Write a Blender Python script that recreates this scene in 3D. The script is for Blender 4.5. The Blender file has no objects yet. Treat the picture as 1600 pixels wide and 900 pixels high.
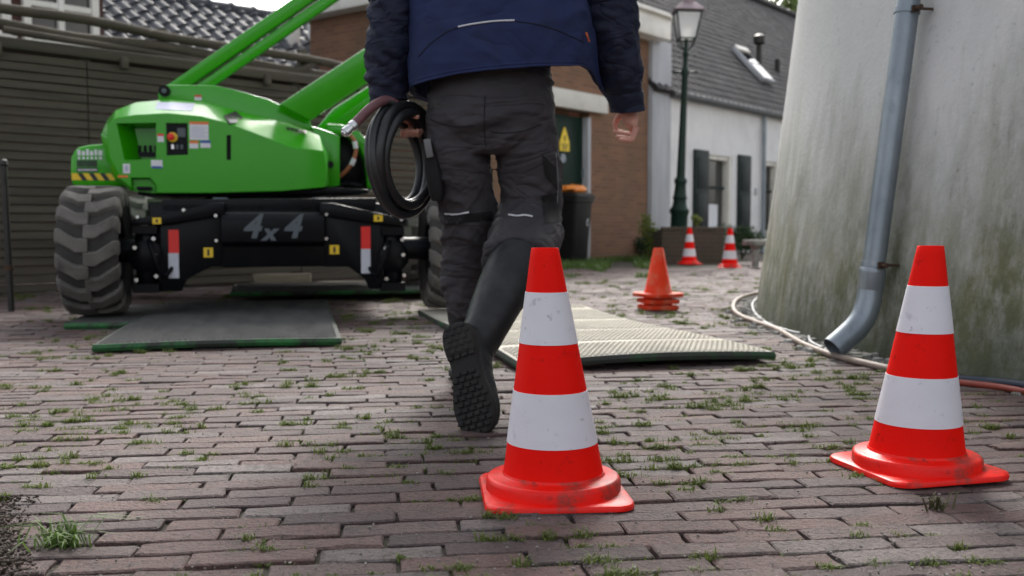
import bpy, bmesh, math, random
from mathutils import Vector, Matrix, noise
from mathutils.bvhtree import BVHTree

# ------------------------------------------------------------------ camera, sky, sun, exposure
scene = bpy.context.scene
CAM_H, FPX, PITCH = 0.55, 1555.0, math.atan(99 / 1555.0)
cam_d = bpy.data.cameras.new('camera')
cam = bpy.data.objects.new('camera', cam_d)
scene.collection.objects.link(cam)
cam.location = (0, 0, CAM_H)
cam.rotation_euler = (math.pi / 2 - PITCH, 0, 0)
cam_d.sensor_width = 36.0
cam_d.lens = 36.0 * FPX / 1600.0
cam_d.clip_start = 0.05
cam_d.clip_end = 2000
cam_d.dof.use_dof = True
cam_d.dof.focus_distance = 2.08
cam_d.dof.aperture_fstop = 4.6
scene.camera = cam

SUN_AZ, SUN_EL = math.radians(4), math.radians(39)      # azimuth measured from +Y towards +X
world = bpy.data.worlds.new('World')
scene.world = world
world.use_nodes = True
wn, wl = world.node_tree.nodes, world.node_tree.links
wn.clear()
sky_n = wn.new('ShaderNodeTexSky')
sky_n.sky_type = 'NISHITA'
sky_n.sun_disc = False
sky_n.sun_elevation = SUN_EL
sky_n.sun_rotation = SUN_AZ
sky_n.dust_density = 4.0
sky_n.air_density = 1.0
hs = wn.new('ShaderNodeHueSaturation')                  # thin overcast: the sky is nearly white
hs.inputs['Saturation'].default_value = 0.28
bg = wn.new('ShaderNodeBackground')
bg.inputs['Strength'].default_value = 0.13
wo = wn.new('ShaderNodeOutputWorld')
wl.new(sky_n.outputs[0], hs.inputs['Color'])
wl.new(hs.outputs[0], bg.inputs['Color'])
wl.new(bg.outputs[0], wo.inputs['Surface'])
sun_d = bpy.data.lights.new('sun', 'SUN')
sun_d.energy = 1.4
sun_d.angle = math.radians(14)
sun_d.color = (1.0, 0.95, 0.88)
sun = bpy.data.objects.new('sun', sun_d)
scene.collection.objects.link(sun)
to_sun = Vector((math.sin(SUN_AZ) * math.cos(SUN_EL), math.cos(SUN_AZ) * math.cos(SUN_EL), math.sin(SUN_EL)))
sun.rotation_euler = to_sun.to_track_quat('Z', 'Y').to_euler()
sun.location = to_sun * 30
vs = scene.view_settings
vs.view_transform = 'Standard'
vs.look = 'None'
vs.gamma = 1.0
vs.use_curve_mapping = False
vs.exposure = 1.32

rng = random.Random(7)
PI = math.pi

# ------------------------------------------------------------------ photo pixels (1600x900) to directions and points
def ray(px, py):
    u, v = (px - 800) / FPX, (450 - py) / FPX
    return Vector((u, math.cos(PITCH) + v * math.sin(PITCH), -math.sin(PITCH) + v * math.cos(PITCH)))
CAM = Vector((0, 0, CAM_H))
def at(px, py, Y):
    d = ray(px, py)
    return CAM + d * (Y / d.y)
def gp(px, py, z=0.0):
    d = ray(px, py)
    return CAM + d * ((z - CAM_H) / d.z)
def hit(px, py, p0, n):
    d = ray(px, py)
    return CAM + d * ((Vector(p0) - CAM).dot(n) / d.dot(n))

# ------------------------------------------------------------------ mesh helpers: every shape is (verts, faces)
COL = scene.collection
def merge(*shapes):
    V, F = [], []
    for v, f in shapes:
        o = len(V)
        V += v
        F += [tuple(i + o for i in q) for q in f]
    return V, F
def xf(shape, M):
    return [M @ Vector(p) for p in shape[0]], shape[1]
def moved(shape, d):
    d = Vector(d)
    return [Vector(p) + d for p in shape[0]], shape[1]
def box(cx, cy, cz, sx, sy, sz):
    x0, x1, y0, y1, z0, z1 = cx - sx / 2, cx + sx / 2, cy - sy / 2, cy + sy / 2, cz - sz / 2, cz + sz / 2
    V = [Vector(p) for p in ((x0, y0, z0), (x1, y0, z0), (x1, y1, z0), (x0, y1, z0), (x0, y0, z1), (x1, y0, z1), (x1, y1, z1), (x0, y1, z1))]
    return V, [(0, 3, 2, 1), (4, 5, 6, 7), (0, 1, 5, 4), (1, 2, 6, 5), (2, 3, 7, 6), (3, 0, 4, 7)]
def bar(a, b, w, h, up=(0, 0, 1)):
    a, b = Vector(a), Vector(b)
    d = b - a
    L = d.length
    z = d.normalized()
    x = Vector(up).cross(z)
    if x.length < 1e-5: x = Vector((1, 0, 0))
    x.normalize()
    y = z.cross(x)
    M = Matrix((x, y, z)).transposed().to_4x4()
    M.translation = (a + b) / 2
    return xf(box(0, 0, 0, w, h, L), M)
def loft(rings, cap0=True, cap1=True, closed=True):
    n = len(rings[0])
    V = [Vector(p) for r in rings for p in r]
    F = []
    for i in range(len(rings) - 1):
        for j in range(n if closed else n - 1):
            k = (j + 1) % n
            F.append((i * n + j, i * n + k, (i + 1) * n + k, (i + 1) * n + j))
    if closed and cap0: F.append(tuple(range(n - 1, -1, -1)))
    if closed and cap1: F.append(tuple((len(rings) - 1) * n + j for j in range(n)))
    return V, F
def prism(poly, axis, a, b):
    """poly: 2D points; axis 'y': (x,z) extruded along y; 'z': (x,y) along z; 'x': (y,z) along x."""
    def P(p, t):
        return {'y': Vector((p[0], t, p[1])), 'z': Vector((p[0], p[1], t)), 'x': Vector((t, p[0], p[1]))}[axis]
    return fixn(loft([[P(p, a) for p in poly], [P(p, b) for p in poly]]))
def fixn(shape):
    bm = bmesh.new()
    vs_ = [bm.verts.new(p) for p in shape[0]]
    for f in shape[1]:
        try: bm.faces.new([vs_[i] for i in f])
        except ValueError: pass
    bmesh.ops.recalc_face_normals(bm, faces=bm.faces)
    bm.verts.index_update()
    out = [v.co.copy() for v in bm.verts], [tuple(v.index for v in f.verts) for f in bm.faces]
    bm.free()
    return out
def lathe(profile, n=32, cx=0, cy=0):
    rings = [[Vector((cx + r * math.cos(2 * PI * j / n), cy + r * math.sin(2 * PI * j / n), z)) for j in range(n)] for r, z in profile]
    return loft(rings)
def frames(path):
    path = [Vector(p) for p in path]
    T = []
    for i in range(len(path)):
        a, b = path[max(i - 1, 0)], path[min(i + 1, len(path) - 1)]
        T.append((b - a).normalized())
    ref = Vector((0, 0, 1)) if abs(T[0].z) < 0.9 else Vector((0, 1, 0))
    x = (ref - T[0] * ref.dot(T[0])).normalized()
    out = []
    for p, t in zip(path, T):
        x = (x - t * x.dot(t)).normalized()
        out.append((p, t, x, t.cross(x)))
    return out
def tube(path, r, n=12, cap=True):
    rs = r if isinstance(r, (list, tuple)) else [r] * len(path)
    rings = []
    for (p, t, x, y), rr in zip(frames(path), rs):
        rings.append([p + x * (rr * math.cos(2 * PI * j / n)) + y * (rr * math.sin(2 * PI * j / n)) for j in range(n)])
    return loft(rings, cap, cap)
def catmull(pts, per=6):
    """smooth a list of equal-length tuples/vectors"""
    P = [list(p) for p in pts]
    out = []
    for i in range(len(P) - 1):
        p0, p1, p2, p3 = P[max(i - 1, 0)], P[i], P[i + 1], P[min(i + 2, len(P) - 1)]
        for k in range(per):
            t = k / per
            out.append([0.5 * (2 * b + (c - a) * t + (2 * a - 5 * b + 4 * c - d) * t * t + (3 * b - a - 3 * c + d) * t ** 3) for a, b, c, d in zip(p0, p1, p2, p3)])
    out.append(P[-1])
    return out
def ctube(pts, r, n=10, per=6):
    """smooth tube; pts may carry a 4th value, the radius"""
    if len(pts[0]) == 4:
        q = catmull(pts, per)
        return tube([p[:3] for p in q], [p[3] for p in q], n)
    return tube(catmull([tuple(p) for p in pts], per), r, n)
def rrect(w, h, r, seg=4, cx=0, cy=0):
    out = []
    for sx, sy, a0 in ((1, 1, 0), (-1, 1, 90), (-1, -1, 180), (1, -1, 270)):
        for k in range(seg + 1):
            a = math.radians(a0 + 90 * k / seg)
            out.append((cx + sx * (w / 2 - r) + r * math.cos(a), cy + sy * (h / 2 - r) + r * math.sin(a)))
    return out

def link(name, me, mat=None, parent=None, loc=None, rot=None):
    o = bpy.data.objects.new(name, me)
    COL.objects.link(o)
    if mat is not None and not me.materials: me.materials.append(M[mat] if isinstance(mat, str) else mat)
    if parent is not None: o.parent = parent
    if loc is not None: o.location = loc
    if rot is not None: o.rotation_euler = rot
    return o
def mesh(name, shape, bevel=0, seg=2, smooth=38):
    me = bpy.data.meshes.new(name)
    me.from_pydata([tuple(p) for p in shape[0]], [], [tuple(f) for f in shape[1]])
    if bevel:
        bm = bmesh.new()
        bm.from_mesh(me)
        ed = [e for e in bm.edges if len(e.link_faces) == 2 and e.calc_face_angle(0) > math.radians(28)]
        bmesh.ops.bevel(bm, geom=ed, offset=bevel, segments=seg, affect='EDGES', profile=0.5, clamp_overlap=True)
        bm.to_mesh(me)
        bm.free()
    if smooth:
        me.polygons.foreach_set('use_smooth', [True] * len(me.polygons))
        me.set_sharp_from_angle(angle=math.radians(smooth))
    me.update()
    return me
def part(name, shape, mat, parent=None, bevel=0, seg=2, smooth=38, loc=None, rot=None):
    return link(name, mesh(name, shape, bevel, seg, smooth), mat, parent, loc, rot)
def tag(o, label=None, cat=None, group=None, kind=None):
    if label: o['label'] = label
    if cat: o['category'] = cat
    if group: o['group'] = group
    if kind: o['kind'] = kind
    return o
def thing(name, label, cat, loc=(0, 0, 0), rz=0.0, group=None):
    o = bpy.data.objects.new(name, None)
    COL.objects.link(o)
    o.empty_display_size = 0.2
    o.location = loc
    o.rotation_euler = (0, 0, rz)
    return tag(o, label, cat, group)
def copy_tree(o, parent=None):
    c = o.copy()
    COL.objects.link(c)
    c.parent = parent
    for ch in list(o.children): copy_tree(ch, c)
    return c
def text_mesh(name, s, size, shear=0.0, ext=0.001, bold=0.0):
    cu = bpy.data.curves.new(name, 'FONT')
    cu.body, cu.size, cu.shear, cu.extrude, cu.offset = s, size, shear, ext, bold
    cu.align_x, cu.align_y = 'CENTER', 'CENTER'
    ob = bpy.data.objects.new(name, cu)
    COL.objects.link(ob)
    dg = bpy.context.evaluated_depsgraph_get()
    me = bpy.data.meshes.new_from_object(ob.evaluated_get(dg))
    bpy.data.objects.remove(ob)
    bpy.data.curves.remove(cu)
    me.materials.clear()
    return me
def remesh(shape, voxel, smooth_it=3, fac=0.5):
    me = bpy.data.meshes.new('tmp')
    me.from_pydata([tuple(p) for p in shape[0]], [], [tuple(f) for f in shape[1]])
    ob = bpy.data.objects.new('tmp', me)
    COL.objects.link(ob)
    m = ob.modifiers.new('r', 'REMESH')
    m.mode, m.voxel_size = 'VOXEL', voxel
    if smooth_it:
        s = ob.modifiers.new('s', 'SMOOTH')
        s.factor, s.iterations = fac, smooth_it
    dg = bpy.context.evaluated_depsgraph_get()
    out = bpy.data.meshes.new_from_object(ob.evaluated_get(dg))
    bpy.data.objects.remove(ob)
    bpy.data.meshes.remove(me)
    out.polygons.foreach_set('use_smooth', [True] * len(out.polygons))
    return out

# ------------------------------------------------------------------ materials
M = {}
def leafy(name, f=0.4):
    """thin leaves let light through"""
    N, L = M[name].node_tree.nodes, M[name].node_tree.links
    b, out = N['Principled BSDF'], N['Material Output']
    t, mx = N.new('ShaderNodeBsdfTranslucent'), N.new('ShaderNodeMixShader')
    L.new(b.inputs['Base Color'].links[0].from_socket, t.inputs['Color'])
    mx.inputs[0].default_value = f
    L.new(b.outputs[0], mx.inputs[1]); L.new(t.outputs[0], mx.inputs[2]); L.new(mx.outputs[0], out.inputs['Surface'])
def mat(name, c1, c2=None, scale=6.0, rough=0.7, metal=0.0, bump=0.0, bscale=80.0, coat=0.0, spec=0.5, dirt=None, dscale=5.0, damt=0.5, dlow=0.5, rvar=0.1, stretch=(1, 1, 1), coords='Object', attr=None, speck=None, crease=None, trans=0.0, emit=None):
    """base colour varied by noise, optional dirt patches with their own shape, fine bump"""
    m = bpy.data.materials.new(name)
    m.use_nodes = True
    N, L = m.node_tree.nodes, m.node_tree.links
    b = N['Principled BSDF']
    b.inputs['Roughness'].default_value = rough
    b.inputs['Metallic'].default_value = metal
    b.inputs['Specular IOR Level'].default_value = spec
    if coat:
        b.inputs['Coat Weight'].default_value = coat
        b.inputs['Coat Roughness'].default_value = 0.08
    if trans: b.inputs['Transmission Weight'].default_value = trans
    tc = N.new('ShaderNodeTexCoord')
    mp = N.new('ShaderNodeMapping')
    mp.inputs['Scale'].default_value = stretch
    if coords == 'World':
        g = N.new('ShaderNodeNewGeometry')
        L.new(g.outputs['Position'], mp.inputs['Vector'])
    else:
        L.new(tc.outputs[coords], mp.inputs['Vector'])
    def nz(sc, det=5.0, ro=0.6):
        n = N.new('ShaderNodeTexNoise')
        n.inputs['Scale'].default_value = sc
        n.inputs['Detail'].default_value = det
        n.inputs['Roughness'].default_value = ro
        L.new(mp.outputs[0], n.inputs['Vector'])
        return n
    def ramp(src, a, c):
        r = N.new('ShaderNodeMapRange')
        r.inputs['From Min'].default_value, r.inputs['From Max'].default_value = a, c
        L.new(src, r.inputs['Value'])
        return r.outputs[0]
    def mix(f, A, B, kind='MIX'):
        x = N.new('ShaderNodeMix')
        x.data_type, x.blend_type = 'RGBA', kind
        for sock, val in ((x.inputs[0], f), (x.inputs[6], A), (x.inputs[7], B)):
            if hasattr(val, 'links'): L.new(val, sock)
            elif isinstance(val, (int, float)): sock.default_value = val
            else: sock.default_value = (*val, 1)
        return x.outputs[2]
    n1 = nz(scale)
    col = mix(ramp(n1.outputs['Fac'], 0.3, 0.7), c1, c2 or c1)
    if attr:                                                   # per-piece tone: list of colours picked by the attribute
        at_ = N.new('ShaderNodeAttribute')
        at_.attribute_name = 'rnd'
        cr = N.new('ShaderNodeValToRGB')
        L.new(at_.outputs['Fac'], cr.inputs[0])
        els = cr.color_ramp.elements
        while len(els) < len(attr): els.new(0.5)
        for e, (p, c) in zip(els, attr):
            e.position, e.color = p, (*c, 1)
        col = mix(0.72, col, cr.outputs[0])
    if dirt:
        n2 = nz(dscale, 8.0, 0.7)
        f = N.new('ShaderNodeMath')
        f.operation = 'MULTIPLY'
        L.new(ramp(n2.outputs['Fac'], dlow, dlow + 0.16), f.inputs[0])
        f.inputs[1].default_value = damt
        col = mix(f.outputs[0], col, dirt)
    if speck:                                                  # fine grain: (colour, scale, amount, threshold)
        n3 = nz(speck[1], 3.0, 0.6)
        f3 = N.new('ShaderNodeMath')
        f3.operation = 'MULTIPLY'
        L.new(ramp(n3.outputs['Fac'], speck[3], speck[3] + 0.12), f3.inputs[0])
        f3.inputs[1].default_value = speck[2]
        col = mix(f3.outputs[0], col, speck[0])
    L.new(col, b.inputs['Base Color'])
    if rvar:
        r = N.new('ShaderNodeMapRange')
        r.inputs['To Min'].default_value, r.inputs['To Max'].default_value = max(0.02, rough - rvar), min(1, rough + rvar)
        L.new(nz(scale * 2.3).outputs['Fac'], r.inputs['Value'])
        L.new(r.outputs[0], b.inputs['Roughness'])
    if bump:
        bn = N.new('ShaderNodeBump')
        bn.inputs['Strength'].default_value = bump
        bn.inputs['Distance'].default_value = 0.01
        L.new(nz(bscale, 6.0, 0.65).outputs['Fac'], bn.inputs['Height'])
        last = bn
        if crease:                                             # cloth creases: (scale, stretch, strength, distance)
            m2 = N.new('ShaderNodeMapping')
            m2.inputs['Scale'].default_value = crease[1]
            m2.inputs['Rotation'].default_value = (0.25, 0.35, 0)
            L.new(tc.outputs[coords], m2.inputs['Vector'])
            n4 = N.new('ShaderNodeTexNoise')
            n4.noise_dimensions = '3D'
            n4.inputs['Scale'].default_value = crease[0]
            n4.inputs['Detail'].default_value = 2.5
            n4.inputs['Distortion'].default_value = 0.9
            L.new(m2.outputs[0], n4.inputs['Vector'])
            ab = N.new('ShaderNodeMath'); ab.operation = 'SUBTRACT'; ab.inputs[1].default_value = 0.5
            L.new(n4.outputs['Fac'], ab.inputs[0])
            a2 = N.new('ShaderNodeMath'); a2.operation = 'ABSOLUTE'
            L.new(ab.outputs[0], a2.inputs[0])
            a3 = N.new('ShaderNodeMath'); a3.operation = 'POWER'; a3.inputs[1].default_value = 0.6
            L.new(a2.outputs[0], a3.inputs[0])
            b2 = N.new('ShaderNodeBump')
            b2.inputs['Strength'].default_value, b2.inputs['Distance'].default_value = crease[2], crease[3]
            L.new(a3.outputs[0], b2.inputs['Height'])
            L.new(bn.outputs[0], b2.inputs['Normal'])
            last = b2
        L.new(last.outputs[0], b.inputs['Normal'])
    if emit:
        b.inputs['Emission Color'].default_value = (*emit[0], 1)
        b.inputs['Emission Strength'].default_value = emit[1]
    M[name] = m
    return m
# ---- palette
mat('brick_paver', (0.086, 0.053, 0.050), (0.134, 0.085, 0.077), 22, 0.68, bump=0.9, bscale=95, dirt=(0.045, 0.040, 0.035), dscale=16, damt=0.6, dlow=0.5, speck=((0.025, 0.021, 0.02), 110, 0.75, 0.54), coords='World', spec=0.36,
    attr=[(0.0, (0.050, 0.036, 0.039)), (0.30, (0.088, 0.054, 0.052)), (0.60, (0.132, 0.074, 0.064)), (0.80, (0.106, 0.086, 0.084)), (1.0, (0.185, 0.162, 0.155))])
mat('joint_soil', (0.028, 0.022, 0.017), (0.06, 0.05, 0.036), 22, 0.95, bump=0.8, bscale=120, coords='World', dirt=(0.05, 0.055, 0.022), dscale=7, damt=0.5)
mat('earth', (0.09, 0.075, 0.06), (0.14, 0.12, 0.10), 3, 0.95, bump=0.7, bscale=30, coords='World', dirt=(0.06, 0.075, 0.025), dscale=1.2, damt=0.7, dlow=0.48)
mat('weed', (0.085, 0.13, 0.02), (0.14, 0.18, 0.035), 30, 0.6, coords='World', dirt=(0.17, 0.15, 0.06), dscale=60, damt=0.6, dlow=0.54)
mat('grass', (0.06, 0.12, 0.02), (0.11, 0.18, 0.035), 5, 0.55, coords='World')
mat('dry_weed', (0.05, 0.045, 0.02), (0.10, 0.095, 0.04), 40, 0.8, coords='World')
mat('soil_clod', (0.026, 0.017, 0.011), (0.06, 0.042, 0.028), 30, 0.95, bump=0.6, bscale=90, coords='World')
mat('grit', (0.10, 0.09, 0.08), (0.32, 0.30, 0.28), 90, 0.9, coords='World')
mat('gravel', (0.16, 0.16, 0.15), (0.34, 0.33, 0.31), 14, 0.9, bump=0.4, coords='World', dirt=(0.08, 0.09, 0.05), dscale=9, damt=0.6)

for k_ in ('weed', 'grass'): leafy(k_)
MILL_C, MILL_R, MILL_T = Vector((6.62, 5.14, 0)), 5.2, 0.12     # round mill: centre, foot radius, taper per metre

# ---- ground and pavement
gs = 900
tag(part('ground', ([Vector(p) for p in ((-gs, -gs, -0.05), (gs, -gs, -0.05), (gs, gs, -0.05), (-gs, gs, -0.05))], [(0, 1, 2, 3)]), 'earth', smooth=0), kind='structure')
pav = part('brick_pavement', box(0.0, 7.4, -0.023, 22, 15.0, 0.026), 'joint_soil', smooth=0)
tag(pav, kind='structure')

BR = math.radians(7.0)
bx_, by_ = Vector((math.cos(BR), math.sin(BR), 0)), Vector((-math.sin(BR), math.cos(BR), 0))
def undul(x, y):
    return 0.006 * noise.noise(Vector((x * 0.9, y * 0.9, 3.1))) + 0.004 * noise.noise(Vector((x * 2.3, y * 2.3, 8.0)))
def brick_shape(rg, L, W, dense):
    hl, hw = L / 2, W / 2
    if dense:
        pts = []
        nx = 4
        for i in range(nx): pts.append((-hl + L * i / nx, -hw))
        pts.append((hl, -hw))
        pts.append((hl, 0))
        for i in range(nx): pts.append((hl - L * i / nx, hw))
        pts.append((-hl, hw))
        pts.append((-hl, 0))
        j = 0.0022
    else:
        pts = [(-hl, -hw), (hl, -hw), (hl, hw), (-hl, hw)]
        j = 0.002
    top, mid, low = [], [], []
    ch = rg.uniform(0.0025, 0.0045)
    tx, ty = rg.gauss(0, 0.008), rg.gauss(0, 0.016)
    h = rg.gauss(0, 0.0016)
    chip = rg.random() < 0.3
    ci = rg.randrange(len(pts))
    for k, (x, y) in enumerate(pts):
        x += rg.gauss(0, j * 0.6)
        y += rg.gauss(0, j * 0.7)
        q = Vector((x, y, 0))
        inn = Vector((x - math.copysign(min(ch, abs(x)), x), y - math.copysign(min(ch, abs(y)), y), 0))
        zt = h + x * tx + y * ty + rg.gauss(0, 0.0006)
        dz = 0.0
        if chip and k == ci:
            inn = Vector((inn.x * (0.93 if dense else 0.97), inn.y * 0.7, 0))
            dz = -0.004
        top.append(inn + Vector((0, 0, zt)))
        mid.append(q + Vector((0, 0, zt - ch * 0.75 + dz)))
        low.append(q + Vector((0, 0, -0.028)))
    n = len(pts)
    V = top + mid + low
    F = [tuple(range(n))]
    for a, b in ((0, n), (n, 2 * n)):
        for k in range(n):
            k2 = (k + 1) % n
            F.append((b + k, b + k2, a + k2, a + k))
    return V, F
W0, L0 = 0.0665, 0.212
bricks = []
joints = []
rg = random.Random(21)
for r in range(-2, 216):
    off = (0.5 * (r % 2) + rg.uniform(-0.16, 0.16)) * L0
    v = 0.6 + r * W0
    for c in range(-48, 49):
        u = off + c * L0
        p = bx_ * u + by_ * v
        if p.y < 1.15 or p.y > 14.6: continue
        if p.x < -0.62 * p.y - 1.3 or p.x > 0.62 * p.y + 1.3: continue
        if (Vector((p.x, p.y, 0)) - MILL_C).length < MILL_R + 0.10 + 0.12 * noise.noise(p * 1.3): continue
        # the pavement ends raggedly before the grass strip by the brick building
        if p.y > 12.6 + 0.6 * noise.noise(p * 0.7) and p.x < 3.2: continue
        bricks.append((p, rg.random()))
def vis(p):
    u, v = p.x / p.y * FPX + 800, 351 + 855 / p.y
    return -40 < u < 1640 and v < 930
near = sorted([b for b in bricks if vis(b[0])], key=lambda b: b[0].length)[:300]
nearset = set(id(b) for b in near)
Rz = Matrix.Rotation(BR, 4, 'Z')
def set_rnd(me, vals):
    a = me.attributes.new('rnd', 'FLOAT', 'POINT')
    a.data.foreach_set('value', vals)
def brick_dims(rg):
    return L0 - rg.uniform(0.003, 0.010), W0 - rg.uniform(0.0022, 0.006)
for p, q in near:
    L_, W_ = brick_dims(rg)
    me = mesh('brick', brick_shape(rg, L_, W_, True), smooth=25)
    set_rnd(me, [q] * len(me.vertices))
    o = link('brick', me, 'brick_paver', pav)
    o.location = (p.x, p.y, undul(p.x, p.y) + rg.gauss(0, 0.0012))
    o.rotation_euler = (0, 0, BR + rg.gauss(0, 0.012))
FV, FF, FR = [], [], []
for b in bricks:
    if id(b) in nearset: continue
    p, q = b
    L_, W_ = brick_dims(rg)
    V, F = brick_shape(rg, L_, W_, p.length < 5.0)
    T = Matrix.Translation((p.x, p.y, undul(p.x, p.y))) @ Matrix.Rotation(BR + rg.gauss(0, 0.012), 4, 'Z')
    o = len(FV)
    FV += [T @ x for x in V]
    FF += [tuple(i + o for i in f) for f in F]
    FR += [q] * len(V)
me = mesh('far_bricks', (FV, FF), smooth=25)
set_rnd(me, FR)
tag(link('far_bricks', me, 'brick_paver', pav), kind='stuff')

# ---- weeds in the joints: uncountable
def blade(V, F, base, az, ln, w, lean, rg):
    d = Vector((math.cos(az), math.sin(az), 0))
    s = Vector((-d.y, d.x, 0)) * w
    o = len(V)
    p1 = base + d * (ln * lean * 0.35) + Vector((0, 0, ln * 0.55))
    p2 = base + d * (ln * lean) + Vector((0, 0, ln * (0.92 - 0.35 * lean)))
    V += [base - s, base + s, p1 - s * 0.75, p1 + s * 0.75, p2]
    F += [(o, o + 1, o + 3, o + 2), (o + 2, o + 3, o + 4)]
def tuft(V, F, base, r, h, n, rg, flat=0.6):
    for _ in range(n):
        a = rg.uniform(0, 2 * PI)
        q = base + Vector((rg.gauss(0, r * 0.55), rg.gauss(0, r * 0.36), 0))
        blade(V, F, q, a, h * rg.uniform(0.45, 1.15), rg.uniform(0.0009, 0.0017), rg.uniform(0.15, 0.25 + flat), rg)
V, F = [], []
wr = random.Random(5)
MATZ = [((-1.80, 4.25), 12.0, 1.05, 2.4), ((0.028, 3.69), 14.0, 1.05, 2.5)]
def on_mat(x, y):
    for (mx, my), a, w, l in MATZ:
        a = math.radians(a)
        dx, dy = x - mx, y - my
        u, v = dx * math.cos(a) + dy * math.sin(a), -dx * math.sin(a) + dy * math.cos(a)
        if -0.02 < u < w + 0.02 and -0.02 < v < l + 0.02: return True
    return False
cnt = 0
for k in range(60000):
    y = 1.45 + 9.5 * wr.random() ** 1.7
    x = wr.uniform(-0.56 * y - 0.2, 0.58 * y + 0.2)
    den = 0.5 + 0.9 * noise.noise(Vector((x * 1.1, y * 1.1, 0.7))) + 0.6 * noise.noise(Vector((x * 4, y * 4, 2.7)))
    pxx = x / y
    if 0.05 < pxx < 0.42 and 2.2 < y < 4.2: den += 0.30
    if pxx < -0.25 and y > 3.2: den -= 0.25
    if y < 2.1: den -= 0.38
    if wr.random() > max(0.0, den) * 0.7: continue
    # snap to the nearest course joint, or an end joint now and then
    v = Vector((x, y, 0)).dot(by_)
    vj = 0.6 + (round((v - 0.6) / W0 - 0.5) + 0.5) * W0
    p = Vector((x, y, 0)) + by_ * (vj - v)
    if on_mat(p.x, p.y) or (p - MILL_C).length < MILL_R + 0.12: continue
    p.z = -0.008
    big = wr.random()
    far = 1.0 + 0.12 * max(0, p.y - 2.2)
    if big < 0.30:
        for _ in range(wr.randint(1, 3)):
            q = p + bx_ * wr.gauss(0, 0.03) + by_ * (W0 * wr.choice((0, 0, 1, -1)) * (wr.random() < 0.35)) + by_ * wr.gauss(0, 0.005)
            tuft(V, F, q, wr.uniform(0.012, 0.021) * far, wr.uniform(0.016, 0.031) * far, wr.randint(34, 60), wr, 0.9)
    else:
        tuft(V, F, p, wr.uniform(0.005, 0.012) * far, wr.uniform(0.007, 0.016) * far, wr.randint(8, 22), wr, 0.9)
    cnt += 1
    if cnt > 2700: break
tag(part('weeds', (V, F), 'weed', smooth=0), 'small green weeds growing in the joints of the brick pavement', 'weeds', kind='stuff')

# ---- the big tuft and the soil heap at the left edge, the dry weed at the right cone
V, F = [], []
b0 = gp(95, 850)
for k in range(95):
    a = wr.uniform(0, 2 * PI)
    q = b0 + Vector((wr.gauss(0, 0.022), wr.gauss(0, 0.014), -0.006))
    blade(V, F, q, a, wr.uniform(0.03, 0.075), wr.uniform(0.0014, 0.0026), wr.uniform(0.6, 1.5), wr)
for k in range(7):
    blade(V, F, b0 + Vector((wr.gauss(0, 0.015), wr.gauss(0, 0.01), -0.006)), wr.choice((0.2, 0.5, 2.8, 3.3)) + wr.gauss(0, 0.2), wr.uniform(0.08, 0.11), 0.0028, wr.uniform(1.2, 1.6), wr)
tag(part('grass_tuft', (V, F), 'grass', smooth=0), 'largest leafy grass tuft, next to the dark soil at the lower left', 'grass')
V, F = [], []
for k in range(26):
    blade(V, F, gp(1465, 792) + Vector((wr.gauss(0, 0.012), wr.gauss(0, 0.008), -0.004)), wr.uniform(0, 2 * PI), wr.uniform(0.02, 0.055), 0.0022, wr.uniform(0.6, 1.2), wr)
tag(part('dry_weed', (V, F), 'dry_weed', smooth=0), 'dry withered weed in front of the right striped cone', 'weed')
def clod(rg, r):
    n, m_ = 6, 3
    rings = []
    sx, sy, sz = r * rg.uniform(0.7, 1.3), r * rg.uniform(0.7, 1.3), r * rg.uniform(0.5, 0.9)
    for i in range(m_):
        t = (i + 0.6) / (m_ + 0.2) * PI * 0.92
        rings.append([Vector((sx * math.sin(t) * math.cos(2 * PI * j / n) * rg.uniform(0.75, 1.2), sy * math.sin(t) * math.sin(2 * PI * j / n) * rg.uniform(0.75, 1.2), -sz * math.cos(t) * rg.uniform(0.85, 1.15))) for j in range(n)])
    return loft(rings)
sh = []
for k in range(1500):
    px = -40 + abs(wr.gauss(0, 1)) * 38 + wr.random() * 25
    py = wr.uniform(775, 905)
    if px > 75 - 0.25 * abs(py - 830): continue
    c = gp(px, py)
    sh.append(moved(clod(wr, wr.choice((0.0008, 0.0012, 0.0016, 0.0024, 0.004))), (c.x, c.y, wr.uniform(0.0, 0.005))))
tag(part('soil', merge(*sh), 'soil_clod', smooth=0), 'loose dark soil crumbs at the lower left corner of the pavement', 'soil', kind='stuff')
sh = []
for k in range(3600):
    y = 1.5 + 4.5 * wr.random() ** 1.8
    x = wr.uniform(-0.55 * y, 0.55 * y)
    if on_mat(x, y) or (Vector((x, y, 0)) - MILL_C).length < MILL_R + 0.1: continue
    sh.append(moved(clod(wr, wr.choice((0.0007, 0.0009, 0.001, 0.0013, 0.0016, 0.0028))), (x, y, undul(x, y) + 0.0015)))
tag(part('grit', merge(*sh), 'grit', smooth=0), 'fine pale grit scattered over the brick pavement', 'grit', kind='stuff')
# rubble strip along the foot of the mill
sh = []
for k in range(1500):
    a = math.radians(wr.uniform(150, 222))
    r = MILL_R + abs(wr.gauss(0, 0.09)) + 0.0
    c = MILL_C + Vector((math.cos(a), math.sin(a), 0)) * r
    s = wr.choice((0.005, 0.008, 0.012, 0.012, 0.018, 0.03))
    sh.append(moved(clod(wr, s), (c.x, c.y, -0.012 + s * 0.3)))
tag(part('rubble', merge(*sh), 'gravel', smooth=0), 'pale rubble and gravel along the foot of the plastered mill', 'gravel', kind='stuff')
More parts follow.
